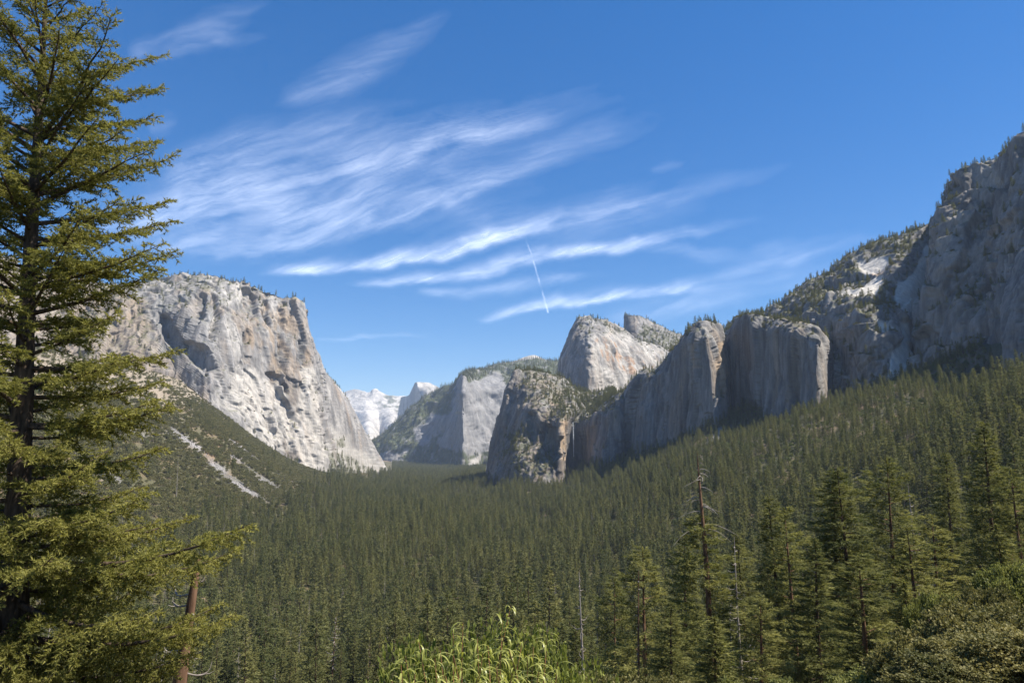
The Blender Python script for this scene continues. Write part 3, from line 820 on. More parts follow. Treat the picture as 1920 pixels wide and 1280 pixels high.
M_CON = foliage_material('conifer_needles', (0.050, 0.066, 0.022), (0.205, 0.192, 0.064), trans=0.3, vary=0.55)
M_OAK = foliage_material('oak_leaves', (0.075, 0.080, 0.028), (0.21, 0.185, 0.075), trans=0.22, vary=0.45)
M_BRIGHT = foliage_material('broad_leaves', (0.085, 0.105, 0.030), (0.17, 0.18, 0.06), trans=0.25, vary=0.5)
M_BARK = bark_material('conifer_bark', (0.045, 0.030, 0.020), (0.13, 0.085, 0.055), 1.2)
M_DEAD = bark_material('dead_wood', (0.16, 0.135, 0.115), (0.36, 0.32, 0.28), 1.0)

def conifer(seed, H, R0, nb, cl, size, m, clear=0.08, pointy=0.9, lift=0.25, droop=0.25, gap=0.0, wid=0.42, jit=0.06, outer=1.0):
    """trunk and crown of a forest conifer; returns (trunk Geo, crown Geo)"""
    rs = np.random.RandomState(seed)
    tr = Geo(); cr = Geo()
    zz = np.linspace(0, H, 9)
    lean = np.stack([0.012 * H * np.sin(zz / H * 2.2 + seed), 0.012 * H * np.cos(zz / H * 1.7 + seed), zz], -1); lean[:, :2] -= lean[0, :2]
    tr.add(*tube(lean, np.linspace(0.012 * H + 0.05, 0.03, 9), 6))
    t = clear + (1 - clear) * (np.arange(nb) + rs.rand(nb)) / nb
    az = np.arange(nb) * 2.399 + rs.rand(nb) * 0.8
    prof = (1 - t) ** pointy * (0.55 + 0.45 * np.minimum(1, (t - clear) / 0.18 + 0.35)) + 0.03
    L = R0 * prof * (0.55 + 0.8 * rs.rand(nb) ** 1.3) * (1 + 0.22 * np.sin(az * 1.0 + seed))
    keep = rs.rand(nb) > gap
    pos = []; ax = []; tn = []; on = []
    for i in np.nonzero(keep)[0]:
        c = np.array([np.interp(t[i] * H, zz, lean[:, 0]), np.interp(t[i] * H, zz, lean[:, 1]), t[i] * H])
        d = np.array([math.cos(az[i]), math.sin(az[i]), 0])
        k = max(2, int(round(cl * L[i] / R0)) + 1)
        s = 0.2 + 0.8 * ((np.arange(k) + rs.rand(k)) / k) ** outer
        up = lift * (t[i] * 1.6 - 0.35) * s - droop * (1 - t[i]) * s * s
        side = np.cross(d, [0, 0, 1]) * (rs.rand(k, 1) - 0.5) * 0.75 * L[i] * s[:, None]
        p = c + d * (s * L[i])[:, None] + side + np.array([0, 0, 1]) * (up * L[i] + jit * R0 * rs.normal(size=k))[:, None]
        pos.append(p); ax.append(d + side / L[i] * 0.6 + np.array([0, 0, 0.15]) + 0.15 * rs.normal(size=(k, 3)))
        tn.append(np.full(k, rs.rand() * 0.8 + 0.1)); on.append(p - c + np.array([0, 0, 0.75]) * np.linalg.norm(p - c, axis=-1, keepdims=True))
        if L[i] > 0.25 * R0 and i % 3 == 0:
            tr.add(*tube(np.stack([c, c + d * L[i] * 0.5 + np.array([0, 0, lift * 0.2 * L[i]])]), [0.06 + 0.002 * H, 0.03], 3))
    pos = np.concatenate(pos); ax = np.concatenate(ax); tn = np.concatenate(tn)
    V, F, T = blades(pos, ax, size, size * wid, m, 0.55, rs, flat=0.35, tint=tn, out=np.concatenate(on))
    cr.add(V, F, 0, T)
    # leader
    V, F, T = blades(np.stack([np.full(6, lean[-1, 0]), np.full(6, lean[-1, 1]), np.linspace(0.95, 1.0, 6) * H], -1), np.tile([0, 0, 1.0], (6, 1)), size * 0.6, size * 0.3, m, 0.4, rs)
    cr.add(V, F, 0, T)
    return tr, cr

def snag(seed, H, nb=16, rb=2.6, r0=None, low=0.35):
    """standing dead conifer: bare trunk, curved broken limbs"""
    rs = np.random.RandomState(seed); limbs_ = []
    zz = np.linspace(0, H, 10); r0 = r0 or 0.011 * H
    ln = np.stack([0.015 * H * np.sin(zz / H * 2 + seed), 0.012 * H * np.sin(zz / H * 2.6 + seed * 2), zz], -1); ln[:, :2] -= ln[0, :2]
    trunk = Geo().add(*tube(ln, np.linspace(r0, 0.04, 10), 7, 0.2, rs))
    for i in range(nb):
        t = low + (0.97 - low) * (i + rs.rand()) / nb; a = rs.rand() * 6.28
        L = rb * (1.15 - t) * (0.5 + rs.rand())
        c = np.array([np.interp(t * H, zz, ln[:, 0]), np.interp(t * H, zz, ln[:, 1]), t * H])
        d = np.array([math.cos(a), math.sin(a), 0]); s = np.linspace(0, 1, 6)
        hook = 0.5 * rs.rand() + 0.1
        p = c + d * (s * L)[:, None] + np.array([0, 0, 1]) * (L * (-0.55 * s + (0.5 + hook) * s ** 2.4))[:, None] + np.cross(d, [0, 0, 1]) * (0.2 * L * rs.normal() * s ** 2)[:, None]
        g = Geo().add(*tube(p, np.linspace(0.25 * r0 + 0.02, 0.012, 6), 4)); limbs_.append(g)
        if rs.rand() < 0.6:
            q = p[3]; e = unit((d + 0.9 * rs.normal(size=3))[None])[0]
            g.add(*tube(np.stack([q, q + e * L * 0.2, q + e * L * 0.35 + [0, 0, 0.1 * L]]), [0.02, 0.015, 0.008], 3))
    return trunk, limbs_

def shrub(seed, rad, h, n, size, m):
    """rounded oak crown of leaf tufts on a few stems; hollow, lumpy"""
    rs = np.random.RandomState(seed); g = Geo()
    u = unit(rs.normal(size=(n, 3))); u[:, 2] = np.abs(u[:, 2]) * 1.0 - 0.15
    lump = 0.72 + 0.5 * fbm(u * 2.4 + seed, 3, 0.6) + 0.3 * (rs.rand(n) - 0.5)
    p = u * lump[:, None] * np.array([rad, rad, h * 0.62]) + np.array([0, 0, h * 0.38])
    tn = (0.45 + 0.9 * fbm(u * 2.7 + seed * 3, 2)).clip(0, 1)
    V, F, T = blades(p, u + np.array([0, 0, 0.5]), size, size * 0.7, m, 0.7, rs, tint=tn, quad=True, out=u + np.array([0, 0, 0.3]))
    g.add(V, F, 0, T)
    st = Geo()
    for k in range(4):
        a = rs.rand() * 6.28
        st.add(*tube(np.array([[0, 0, -0.5], [0.25 * rad * math.cos(a), 0.25 * rad * math.sin(a), h * 0.35], [0.5 * rad * math.cos(a), 0.5 * rad * math.sin(a), h * 0.7]]), [0.05 * rad, 0.035 * rad, 0.01 * rad], 5))
    return st, g

def scatter(name, pts, scale, rot, index, protos, label, kind='stuff', zs=None):
    """one mass of plants: points carrying copies of a few kinds"""
    lib = bpy.data.collections.new(name + '_kinds')
    for i, me in enumerate(protos):
        lib.objects.link(bpy.data.objects.new('%s_kind_%02d' % (name, i), me))
    n = len(pts)
    me = bpy.data.meshes.new(name); me.vertices.add(n); me.vertices.foreach_set('co', np.ascontiguousarray(pts, np.float32).ravel())
    zs = scale if zs is None else zs
    a = me.attributes.new('size', 'FLOAT_VECTOR', 'POINT'); a.data.foreach_set('vector', np.stack([scale, scale, zs], -1).astype(np.float32).ravel())
    a = me.attributes.new('turn', 'FLOAT_VECTOR', 'POINT'); a.data.foreach_set('vector', np.asarray(rot, np.float32).ravel())
    a = me.attributes.new('sort', 'INT', 'POINT'); a.data.foreach_set('value', np.asarray(index, np.int32))
    o = link(name, me); tag(o, label, None, None, kind)
    ng = bpy.data.node_groups.new(name, 'GeometryNodeTree')
    ng.interface.new_socket('Geometry', in_out='INPUT', socket_type='NodeSocketGeometry')
    ng.interface.new_socket('Geometry', in_out='OUTPUT', socket_type='NodeSocketGeometry')
    N, K = ng.nodes, ng.links
    gi = N.new('NodeGroupInput'); go = N.new('NodeGroupOutput'); ip = N.new('GeometryNodeInstanceOnPoints'); ci = N.new('GeometryNodeCollectionInfo')
    ci.inputs['Collection'].default_value = lib; ci.inputs['Separate Children'].default_value = True; ci.inputs['Reset Children'].default_value = True
    def attr(nm, ty):
        x = N.new('GeometryNodeInputNamedAttribute'); x.data_type = ty; x.inputs['Name'].default_value = nm
        return x.outputs['Attribute']
    er = N.new('FunctionNodeEulerToRotation')
    K.new(gi.outputs[0], ip.inputs['Points']); K.new(ci.outputs[0], ip.inputs['Instance']); ip.inputs['Pick Instance'].default_value = True
    K.new(attr('sort', 'INT'), ip.inputs['Instance Index']); K.new(attr('turn', 'FLOAT_VECTOR'), er.inputs[0]); K.new(er.outputs[0], ip.inputs['Rotation'])
    K.new(attr('size', 'FLOAT_VECTOR'), ip.inputs['Scale']); K.new(ip.outputs[0], go.inputs[0])
    md = o.modifiers.new('plants', 'NODES'); md.node_group = ng
    return o

def turn(n, rs, tilt=0.03):
    return np.stack([rs.normal(size=n) * tilt, rs.normal(size=n) * tilt, rs.rand(n) * 6.283], -1)

# ------------------------------------------------------------------ the forest
rs = np.random.RandomState(11)
SPEC = [  # H, R, branches, tufts, size
    dict(H=40, R0=7.8, nb=130, cl=6, size=1.5, m=3, pointy=0.8),
    dict(H=36, R0=7.0, nb=115, cl=6, size=1.4, m=3, pointy=0.9),
    dict(H=45, R0=8.0, nb=125, cl=6, size=1.5, m=3, pointy=0.65, gap=0.1, clear=0.2),
    dict(H=31, R0=7.6, nb=100, cl=6, size=1.5, m=3, pointy=0.7),
    dict(H=38, R0=8.6, nb=95, cl=7, size=1.7, m=3, pointy=0.55, gap=0.15, clear=0.25),
    dict(H=24, R0=6.0, nb=85, cl=6, size=1.3, m=3, pointy=0.85),
]
TREE = []
for i, s in enumerate(SPEC):
    t_, c_ = conifer(100 + i, **s)
    TREE.append((t_, c_, s['H']))
joined = []
for t_, c_, H in TREE:
    g = Geo()
    for F, V in zip(t_.F4, t_.V): g.add(V, F - F.min(), 0)
    g.add(c_.V[0], c_.F3[0], 1, c_.T[0])
    joined.append(g.mesh('forest_conifer', [M_BARK, M_CON]))
sn_t, sn_b = snag(5, 30, 26, 3.0)
g = Geo()
for q in [sn_t] + sn_b:
    for F, V in zip(q.F4, q.V): g.add(V, F - F.min(), 0)
joined.append(g.mesh('forest_snag', [M_DEAD]))
def shrub_mesh(seed, rad, h, n, size, m, mat, name):
    st, fo = shrub(seed, rad, h, n, size, m)
    g = Geo()
    for F, V in zip(st.F4, st.V): g.add(V, F - F.min(), 0)
    g.add(fo.V[0], fo.F4[0], 1, fo.T[0])
    return g.mesh(name, [M_BARK, mat])
OAKS = [shrub_mesh(200 + i, 4.0 + 0.6 * i, 6.0 + 0.8 * i, 210, 1.1, 2, M_OAK, 'slope_oak') for i in range(4)]
BROAD = [shrub_mesh(220 + i, 5.0 + 0.7 * i, 11.0 + 2 * i, 300, 1.3, 2, M_BRIGHT, 'broadleaf_tree') for i in range(3)]

FEET.sort()
fpx = np.array([f[0] for f in FEET]); fY = np.array([f[1] for f in FEET])
ok = np.ones(len(fpx), bool)
for i in range(len(fpx)):                       # keep the nearest foot where walls overlap
    near = np.abs(fpx - fpx[i]) < 14
    ok[i] = fY[i] <= fY[near].min() + 90
fpx, fY = fpx[ok], fY[ok]
def behind_cliff(x, y, z):
    p, _, _ = proj(np.stack([x, y, z], -1))
    lim = np.interp(p, fpx, fY)
    lim = np.where((p > 735) & (p < 910), 6700, lim)
    return y > lim - 3

def grid(x0, x1, y0, y1, c, rs):
    X, Y = np.meshgrid(np.arange(x0, x1, c), np.arange(y0, y1, c), indexing='ij')
    X = X + (rs.rand(*X.shape) - 0.5) * c * 0.95; Y = Y + (rs.rand(*Y.shape) - 0.5) * c * 0.95
    return X.ravel(), Y.ravel()

def candidates():
    xs, ys = [], []
    for (x0, x1, y0, y1, c) in [(-1000, 1000, 110, 1000, 12.0), (-1300, 1100, 1000, 2000, 12.5), (-1300, 900, 2000, 3200, 14.0), (-1300, 300, 3200, 6700, 17.0)]:
        x, y = grid(x0, x1, y0, y1, c, rs); xs.append(x); ys.append(y)
    x = np.concatenate(xs); y = np.concatenate(ys)
    m = np.abs(np.arctan2(x, y)) < R(41)
    return x[m], y[m]
fx, fy = candidates()
fz = ground(fx, fy)
gr1 = (ground(fx + 12, fy) - ground(fx - 12, fy)) / 24
nz = fbm(np.stack([fx, fy, 0 * fx], -1) / 120.0 + 3, 3); nz2 = fbm(np.stack([fx, fy, 0 * fx], -1) / 35.0 + 8, 2)
left_up = (fx < -150) * sstep(14, 55, fz + 22 * nz2 + 12 * nz)            # the oak-covered north slope
p_con = 0.97 * (1 - left_up * 0.95)
ppx, ppy, _ = proj(np.stack([fx, fy, fz], -1))
mead = sstep(1.0, 0.6, np.hypot((ppx - 1015) / 60, (ppy - 978) / 11))
p_con *= 1 - mead
p_con *= 1 - 0.85 * chute_mask(fx, fy)
p_con *= 1 - 0.9 * sstep(0.22, 0.4, nz2) * (fy < 1600)
vis = ~behind_cliff(fx, fy, fz)
u = rs.rand(len(fx))
is_con = vis & (u < p_con)
is_oak_gap = vis & ~is_con & (rs.rand(len(fx)) < 0.5) & (fx > -400) & (chute_mask(fx, fy) < 0.3) & (mead < 0.3)
cx, cy, cz = fx[is_con], fy[is_con], fz[is_con]
nC = len(cx)
ci_ = rs.choice(6, nC, p=[0.22, 0.2, 0.17, 0.15, 0.12, 0.14])
snagm = rs.rand(nC) < np.where((cx < -150) & (cz > 8), 0.20, 0.06)
ci_[snagm] = 6
csc = (0.55 + 0.6 * rs.rand(nC) ** 0.8) * (1 + 0.18 * fbm(np.stack([cx, cy, 0 * cx], -1) / 150.0 + 51, 2))
rc = np.hypot(cx, cy)
csc *= np.where(rc < 200, 0.8, 1.0)
csc *= 1 - 0.25 * sstep(80, 200, cz) * (cy > 900)
hero_zone = (rc < 230)
bri = (rs.rand(nC) < 0.13 * sstep(10, 60, cz) * (cx > 0) + 0.06 + 0.22 * sstep(0.1, 0.5, fbm(np.stack([cx, cy, 0 * cx], -1) / 200.0 + 77, 2))) & ~snagm
# nearest ones become trees of their own
qx, qy, qf = proj(np.stack([cx, cy, cz + 22], -1))
inview = (qx > -30) & (qx < 1950) & (qy < 1330) & ~bri
order = np.nonzero(inview & ~hero_zone)[0]
order = order[np.argsort(rc[order])][:300]
single = np.zeros(nC, bool); single[order] = True
mass = ~single & ~bri & ~hero_zone & (rc > 230)
scatter('forest', np.stack([cx, cy, cz - 0.3], -1)[mass], csc[mass], turn(mass.sum(), rs), ci_[mass], joined, 'dense conifer forest filling the valley floor and the lower slopes')
bm = bri & ~hero_zone
bx = np.concatenate([cx[bm], fx[is_oak_gap]]); by = np.concatenate([cy[bm], fy[is_oak_gap]]); bz = ground(bx, by)
kk = np.hypot(bx, by) > 200
bx, by, bz = bx[kk], by[kk], bz[kk]
scatter('undergrowth', np.stack([bx, by, bz - 0.3], -1), 0.45 + 0.6 * rs.rand(len(bx)), turn(len(bx), rs), rs.randint(0, 3, len(bx)), BROAD, 'bright green broadleaf trees and bushes between the valley conifers')

# oaks on the north slope
ox, oy = grid(-1500, -150, 600, 3300, 8.2, rs)
m = np.abs(np.arctan2(ox, oy)) < R(41); ox, oy = ox[m], oy[m]
oz = ground(ox, oy)
n3 = fbm(np.stack([ox, oy, 0 * ox], -1) / 60.0 + 31, 3)
po = sstep(8, 45, oz + 14 * n3) * (1 - sstep(0.55, 0.85, chute_mask(ox, oy))) * (1 - 0.75 * sstep(215, 350, oz + 150 * n3)) * 0.93
po *= 1 - 0.55 * sstep(0.28, 0.5, n3)
m = (rs.rand(len(ox)) < po) & ~behind_cliff(ox, oy, oz)
ox, oy, oz = ox[m], oy[m], oz[m]
scatter('shrubs', np.stack([ox, oy, oz - 0.4], -1), (0.65 + 1.1 * rs.rand(len(ox)) ** 1.5) * (1 - 0.35 * sstep(250, 420, oz)), turn(len(ox), rs), rs.randint(0, 4, len(ox)), OAKS, 'olive green oak scrub covering the talus slope below the monolith')
print('forest', mass.sum(), 'oaks', len(ox), 'broad', len(bx))

# boulders in the chutes
def rock_mesh(seed):
    import bmesh
    bm_ = bmesh.new(); bmesh.ops.create_icosphere(bm_, subdivisions=2, radius=1.0)
    V = np.array([v.co[:] for v in bm_.verts]); F = np.array([[v.index for v in f.verts] for f in bm_.faces]); bm_.free()
    V = V * (1 + 0.5 * facets(V * 0.9 + seed, 0.8, seed)[:, None] * 0.6) * np.array([1, 0.8, 0.65])
    return mesh_np('boulder', V, F, [M_ROCK], {'Col': np.zeros((len(V), 3)) + GREY * (0.9 + 0.3 * ((seed * 37) % 10) / 10)}, False)
tx, ty = grid(-1500, 800, 800, 2900, 3.2, rs)
m = (chute_mask(tx, ty) > 0.5) & (rs.rand(len(tx)) < 0.6); tx, ty = tx[m], ty[m]
scatter('rubble', np.stack([tx, ty, ground(tx, ty)], -1), 0.6 + 1.6 * rs.rand(len(tx)) ** 2, rs.rand(len(tx), 3) * 6.28, rs.randint(0, 4, len(tx)), [rock_mesh(k + 1) for k in range(4)], 'grey boulders lying in the bare talus chutes')

# scrub and trees on the rock: wherever a ledge holds soil
def ledge(nm, cl, per, lib, sc0, label, top=None):
    P = cl['P']; w = cl['veg']
    e1 = np.linalg.norm(np.gradient(P, axis=0), axis=-1); e2 = np.linalg.norm(np.gradient(P, axis=1), axis=-1)
    prob = w * np.minimum(e1 * e2, 4000) / per
    m = rs.rand(*w.shape) < prob
    q = P[m]
    scatter(nm, q, sc0 * (0.6 + 0.7 * rs.rand(len(q))), turn(len(q), rs), rs.randint(0, len(lib), len(q)), lib, label)
    return len(q)
LEDGE_LIB = [OAKS[0], OAKS[1], OAKS[2], joined[5], joined[3]]
print(ledge('scrub', MONO, 300, LEDGE_LIB, 0.75, 'scrub growing on the ledges of the pale monolith'),
      ledge('scrub', PEAK, 260, LEDGE_LIB, 0.75, 'scrub on the crest of the pointed peak'),
      ledge('scrub', SPIRE, 200, LEDGE_LIB, 0.75, 'scrub on the small ridge behind the pointed peak'),
      ledge('scrub', FALL, 110, LEDGE_LIB, 0.7, 'scrub on the ledges of the waterfall cliff'),
      ledge('scrub', SLAB, 80, LEDGE_LIB, 0.62, 'scrub and small pines on the slab mountain'),
      ledge('scrub', WALL, 90, LEDGE_LIB, 0.6, 'scrub on the ledges of the high dark cliff'),
      ledge('scrub', FARM, 900, [joined[0], joined[3], joined[5], OAKS[3]], 1.0, 'forest on the distant wooded mountain'))

# ------------------------------------------------------------------ single trees
def geo_of(*gs):
    g = Geo()
    for q, mat in gs:
        for F, V, T in zip(q.F4 if q.F4 else q.F3, q.V, q.T): g.add(V, F - F.min(), mat, T)
    return g

def tree_meshes(seed, bark, leaf, name='tree', **k):
    t_, c_ = conifer(seed, **k)
    return geo_of((t_, 0)).mesh(name + '_trunk', [bark], True), c_.mesh(name + '_crown', [leaf])

def place(name, parts, loc, scale, rotz, label, cat, group=None, tilt=(0, 0)):
    """an Empty at the foot that carries the parts (name, mesh)"""
    e = bpy.data.objects.new(name, None); COL.objects.link(e); e.empty_display_size = 0.5
    e.location = loc; e.rotation_euler = (tilt[0], tilt[1], rotz); e.scale = (scale,) * 3 if np.isscalar(scale) else scale
    tag(e, label, cat, group)
    for pn_, me in parts: link(pn_, me, e)
    return e

MID = [tree_meshes(300 + i, M_BARK, M_CON, 'conifer', **k) for i, k in enumerate([
    dict(H=40, R0=7.4, jit=0.035, outer=0.7, nb=117, cl=18, size=0.95, m=5, pointy=0.8, wid=0.34), dict(H=36, R0=6.6, jit=0.035, outer=0.7, nb=111, cl=17, size=0.9, m=5, pointy=0.9, wid=0.34),
    dict(H=45, R0=7.6, jit=0.035, outer=0.7, nb=111, cl=18, size=0.95, m=5, pointy=0.65, gap=0.12, clear=0.25, wid=0.34), dict(H=31, R0=7.0, jit=0.035, outer=0.7, nb=93, cl=17, size=0.95, m=5, pointy=0.7, wid=0.34),
    dict(H=38, R0=8.0, jit=0.035, outer=0.7, nb=80, cl=20, size=1.0, m=5, pointy=0.55, gap=0.2, clear=0.3, wid=0.34), dict(H=24, R0=5.6, jit=0.035, outer=0.7, nb=74, cl=15, size=0.85, m=5, pointy=0.85, wid=0.34)])]
st_, sb_ = snag(77, 30, 30, 3.2)
SN = [('trunk', st_.mesh('snag_trunk', [M_DEAD], True))] + [('limb', geo_of((q, 0)).mesh('snag_limb', [M_DEAD], True)) for q in sb_]
KIND = ['tall dense cone-shaped conifer', 'slim pointed conifer', 'tall open-crowned pine with bare lower trunk', 'short broad conifer', 'wide ragged-crowned pine with gaps', 'small young conifer']
for i in np.nonzero(single)[0]:
    k = ci_[i]
    if k == 6:
        place('dead_tree', SN, (cx[i], cy[i], cz[i] - 0.3), csc[i] * 1.05, rs.rand() * 6.28, 'bare grey dead conifer standing in the forest below the viewpoint', 'dead tree', 'dead conifers in the near forest')
    else:
        place('conifer_tree', [('trunk', MID[k][0]), ('crown', MID[k][1])], (cx[i], cy[i], cz[i] - 0.3), csc[i], rs.rand() * 6.28, KIND[k] + ' in the forest below the viewpoint', 'tree', KIND[k].replace(' with', 's with').replace('conifer', 'conifers') + ' of the near forest' if 0 else 'near forest: ' + KIND[k], (rs.normal() * 0.02, rs.normal() * 0.02))

# ---- larger trees on the near slope
M_PINE = foliage_material('pine_needles', (0.070, 0.082, 0.020), (0.270, 0.250, 0.075), trans=0.36, vary=0.3)
M_FIRN = foliage_material('fir_needles', (0.055, 0.068, 0.018), (0.215, 0.205, 0.062), trans=0.34, vary=0.3)
M_RED = bark_material('red_bark', (0.075, 0.042, 0.026), (0.20, 0.115, 0.07), 1.5)
HI = [tree_meshes(400 + i, b, l, 'hillside_tree', **k) for i, (b, l, k) in enumerate([
    (M_BARK, M_FIRN, dict(H=38, R0=6.2, nb=170, cl=52, size=0.5, m=8, pointy=0.7, wid=0.2, droop=0.45, jit=0.03, outer=0.75)),
    (M_RED, M_PINE, dict(H=36, R0=6.2, nb=110, cl=48, size=0.58, m=9, pointy=0.5, wid=0.17, gap=0.12, clear=0.15, lift=0.45, jit=0.045, outer=0.6)),
    (M_RED, M_PINE, dict(H=30, R0=5.2, nb=80, cl=44, size=0.55, m=9, pointy=0.55, wid=0.17, gap=0.2, clear=0.25, lift=0.4, jit=0.045, outer=0.6)),
    (M_BARK, M_PINE, dict(H=16, R0=3.0, nb=150, cl=16, size=0.42, m=8, pointy=0.8, wid=0.22, lift=0.5)),
])]
HH = [38, 36, 30, 16]

def near_tree(px, py, Y, k, H, label, name='hillside_tree', cat='tree', rot=None, extra=None, wide=1.32):
    """tree whose tip is seen at px,py from the viewpoint, Y metres ahead"""
    top = pt(px, py, Y)
    s = H / HH[k]; b = float(ground(top[0], top[1])) - 0.3; H = top[2] - b
    return place(name, [('trunk', HI[k][0]), ('crown', HI[k][1])] + (extra or []), (top[0], top[1], top[2] - H), (s * wide, s * wide, H / HH[k]), rs.rand() * 6.28 if rot is None else rot, label, cat)

near_tree(1205, 1030, 118, 1, 34, 'olive pine with a brown trunk beside the tall spike-topped pine')
near_tree(1448, 930, 120, 0, 36, 'dark fir between the spike-topped pine and the dense twin firs')
near_tree(1478, 955, 96, 2, 26, 'slender pine standing just in front of a dark fir')
near_tree(1552, 884, 112, 0, 38, 'very dark dense fir on the slope, one of two touching firs')
near_tree(1582, 876, 108, 0, 36, 'dark fir with a slightly higher tip leaning against its dense neighbour')
near_tree(1650, 862, 128, 1, 38, 'broad light green round-topped pine on the slope')
near_tree(1605, 1040, 70, 1, 22, 'bushy bright pine with broken limbs above the oak scrub')
near_tree(1738, 968, 112, 2, 30, 'thin pine with a reddish trunk and sparse crown')
near_tree(1700, 985, 104, 2, 28, 'sparse pine with bare trunk behind the oak scrub')
near_tree(1832, 792, 150, 0, 42, 'tallest wide-skirted fir on the slope above the oak scrub')
near_tree(1765, 850, 190, 0, 40, 'fir standing farther up the slope beside the tallest fir')
near_tree(1900, 880, 140, 1, 34, 'yellowish pine beside the tallest wide-skirted fir')
near_tree(1332, 1158, 58, 3, 13, 'small bright young pine below the spike-topped pine')
near_tree(1275, 1000, 150, 0, 34, 'dark fir just behind the spike-topped pine')
near_tree(1150, 1085, 150, 1, 30, 'pine at the edge of the slope next to a thin dead tree')
near_tree(1390, 1000, 130, 0, 30, 'fir crowded behind the spike-topped pine and a grey snag')
near_tree(1520, 1010, 82, 0, 24, 'dark fir filling the gap below the touching firs')
near_tree(1415, 1120, 72, 1, 18, 'low broad pine under the dark firs')
near_tree(1255, 1130, 88, 0, 22, 'low dark fir in front of the spike-topped pine')
near_tree(1870, 985, 95, 3, 15, 'small pine rising out of the oak scrub')
near_tree(1080, 1160, 170, 0, 28, 'fir at the foot of the slope beyond the leafy willow')
near_tree(1690, 1090, 75, 3, 14, 'small pine at the upper edge of the oak scrub')

# the tall pine with a bare spike above its crown
top = pt(1312, 848, 100); H = 40.0
t_, c_ = conifer(431, H=31, R0=5.4, nb=110, cl=50, size=0.55, m=9, pointy=0.42, wid=0.17, gap=0.15, clear=0.1, lift=0.2, droop=0.5, jit=0.04, outer=0.65)
rs2 = np.random.RandomState(5)
zz = np.linspace(0, H, 14)
spike = Geo().add(*tube(np.stack([0.25 * np.sin(zz / 9), 0.2 * np.cos(zz / 7), zz], -1), np.interp(zz, [0, 28, 34, H], [0.42, 0.24, 0.15, 0.025]), 8, 0.15, rs2))
limbs = []
for i in range(26):
    z = 28.5 + 11.2 * rs2.rand(); a = rs2.rand() * 6.28; L = (H + 1.2 - z) * 0.22 * (0.5 + rs2.rand()) + 0.25
    d = np.array([math.cos(a), math.sin(a), 0]); s = np.linspace(0, 1, 7)
    p = np.array([0, 0, z]) + d * (s * L)[:, None] + np.array([0, 0, 1]) * (L * (0.35 * s - 1.0 * s * s + 0.35 * rs2.rand() * s ** 3))[:, None] + np.cross(d, [0, 0, 1]) * (0.35 * L * rs2.normal() * s * s)[:, None]
    limbs.append(Geo().add(*tube(p, np.linspace(0.06, 0.015, 7), 4)))
e = place('spike_topped_pine', [('trunk', spike.mesh('spike_trunk', [M_RED], True)), ('crown', c_.mesh('spike_crown', [M_PINE]))] + [('limb', q.mesh('spike_limb', [M_DEAD], True)) for q in limbs],
          (top[0], top[1], top[2] - H), (1.25, 1.25, 1.0), 0.4, 'tall pine whose bare dead spike stands above its green crown', 'tree')

def dead(px, py, Y, H, seed, nb, rb, label, mat=None, r0=None, tilt=(0, 0), low=0.35):
    tp = pt(px, py, Y); H = tp[2] - float(ground(tp[0], tp[1])) + 0.3
    a, b = snag(seed, H, nb, rb, r0, low)
    place('dead_tree', [('trunk', a.mesh('dead_trunk', [mat or M_DEAD], True))] + [('limb', geo_of((q, 0)).mesh('dead_limb', [M_DEAD], True)) for q in b], (tp[0] - H * tilt[1], tp[1] + H * tilt[0], tp[2] - H), 1.0, 0.0, label, 'dead tree', None, tilt)

dead(1095, 1072, 130, 26, 21, 26, 3.2, 'thin grey dead tree with drooping bare twigs beyond the willow', low=0.4)
dead(1382, 1005, 105, 24, 22, 24, 3.0, 'grey snag with tangled bare limbs beside the spike-topped pine', low=0.3)
dead(1192, 1068, 100, 24, 23, 10, 1.4, 'straight brown dead trunk with a few short stubs', M_RED, 0.3)
dead(626, 1150, 300, 40, 24, 34, 6.0, 'bare snag with long white upcurved limbs rising from the forest', M_RED, 0.55, low=0.45)
dead(690, 1200, 290, 34, 25, 12, 2.0, 'bare reddish trunk beside the snag with upcurved limbs', M_RED, 0.45)
dead(1700, 905, 135, 24, 26, 20, 2.6, 'pale dead tree standing behind the round-topped pine')
dead(337, 850, hit(337, 945)[1], 75, 27, 26, 5.0, 'tall grey dead tree on the oak-covered slope', None, 0.7)
dead(1030, 1165, 160, 26, 28, 18, 4.0, 'dead tree with white hooked limbs behind the willow', low=0.3)

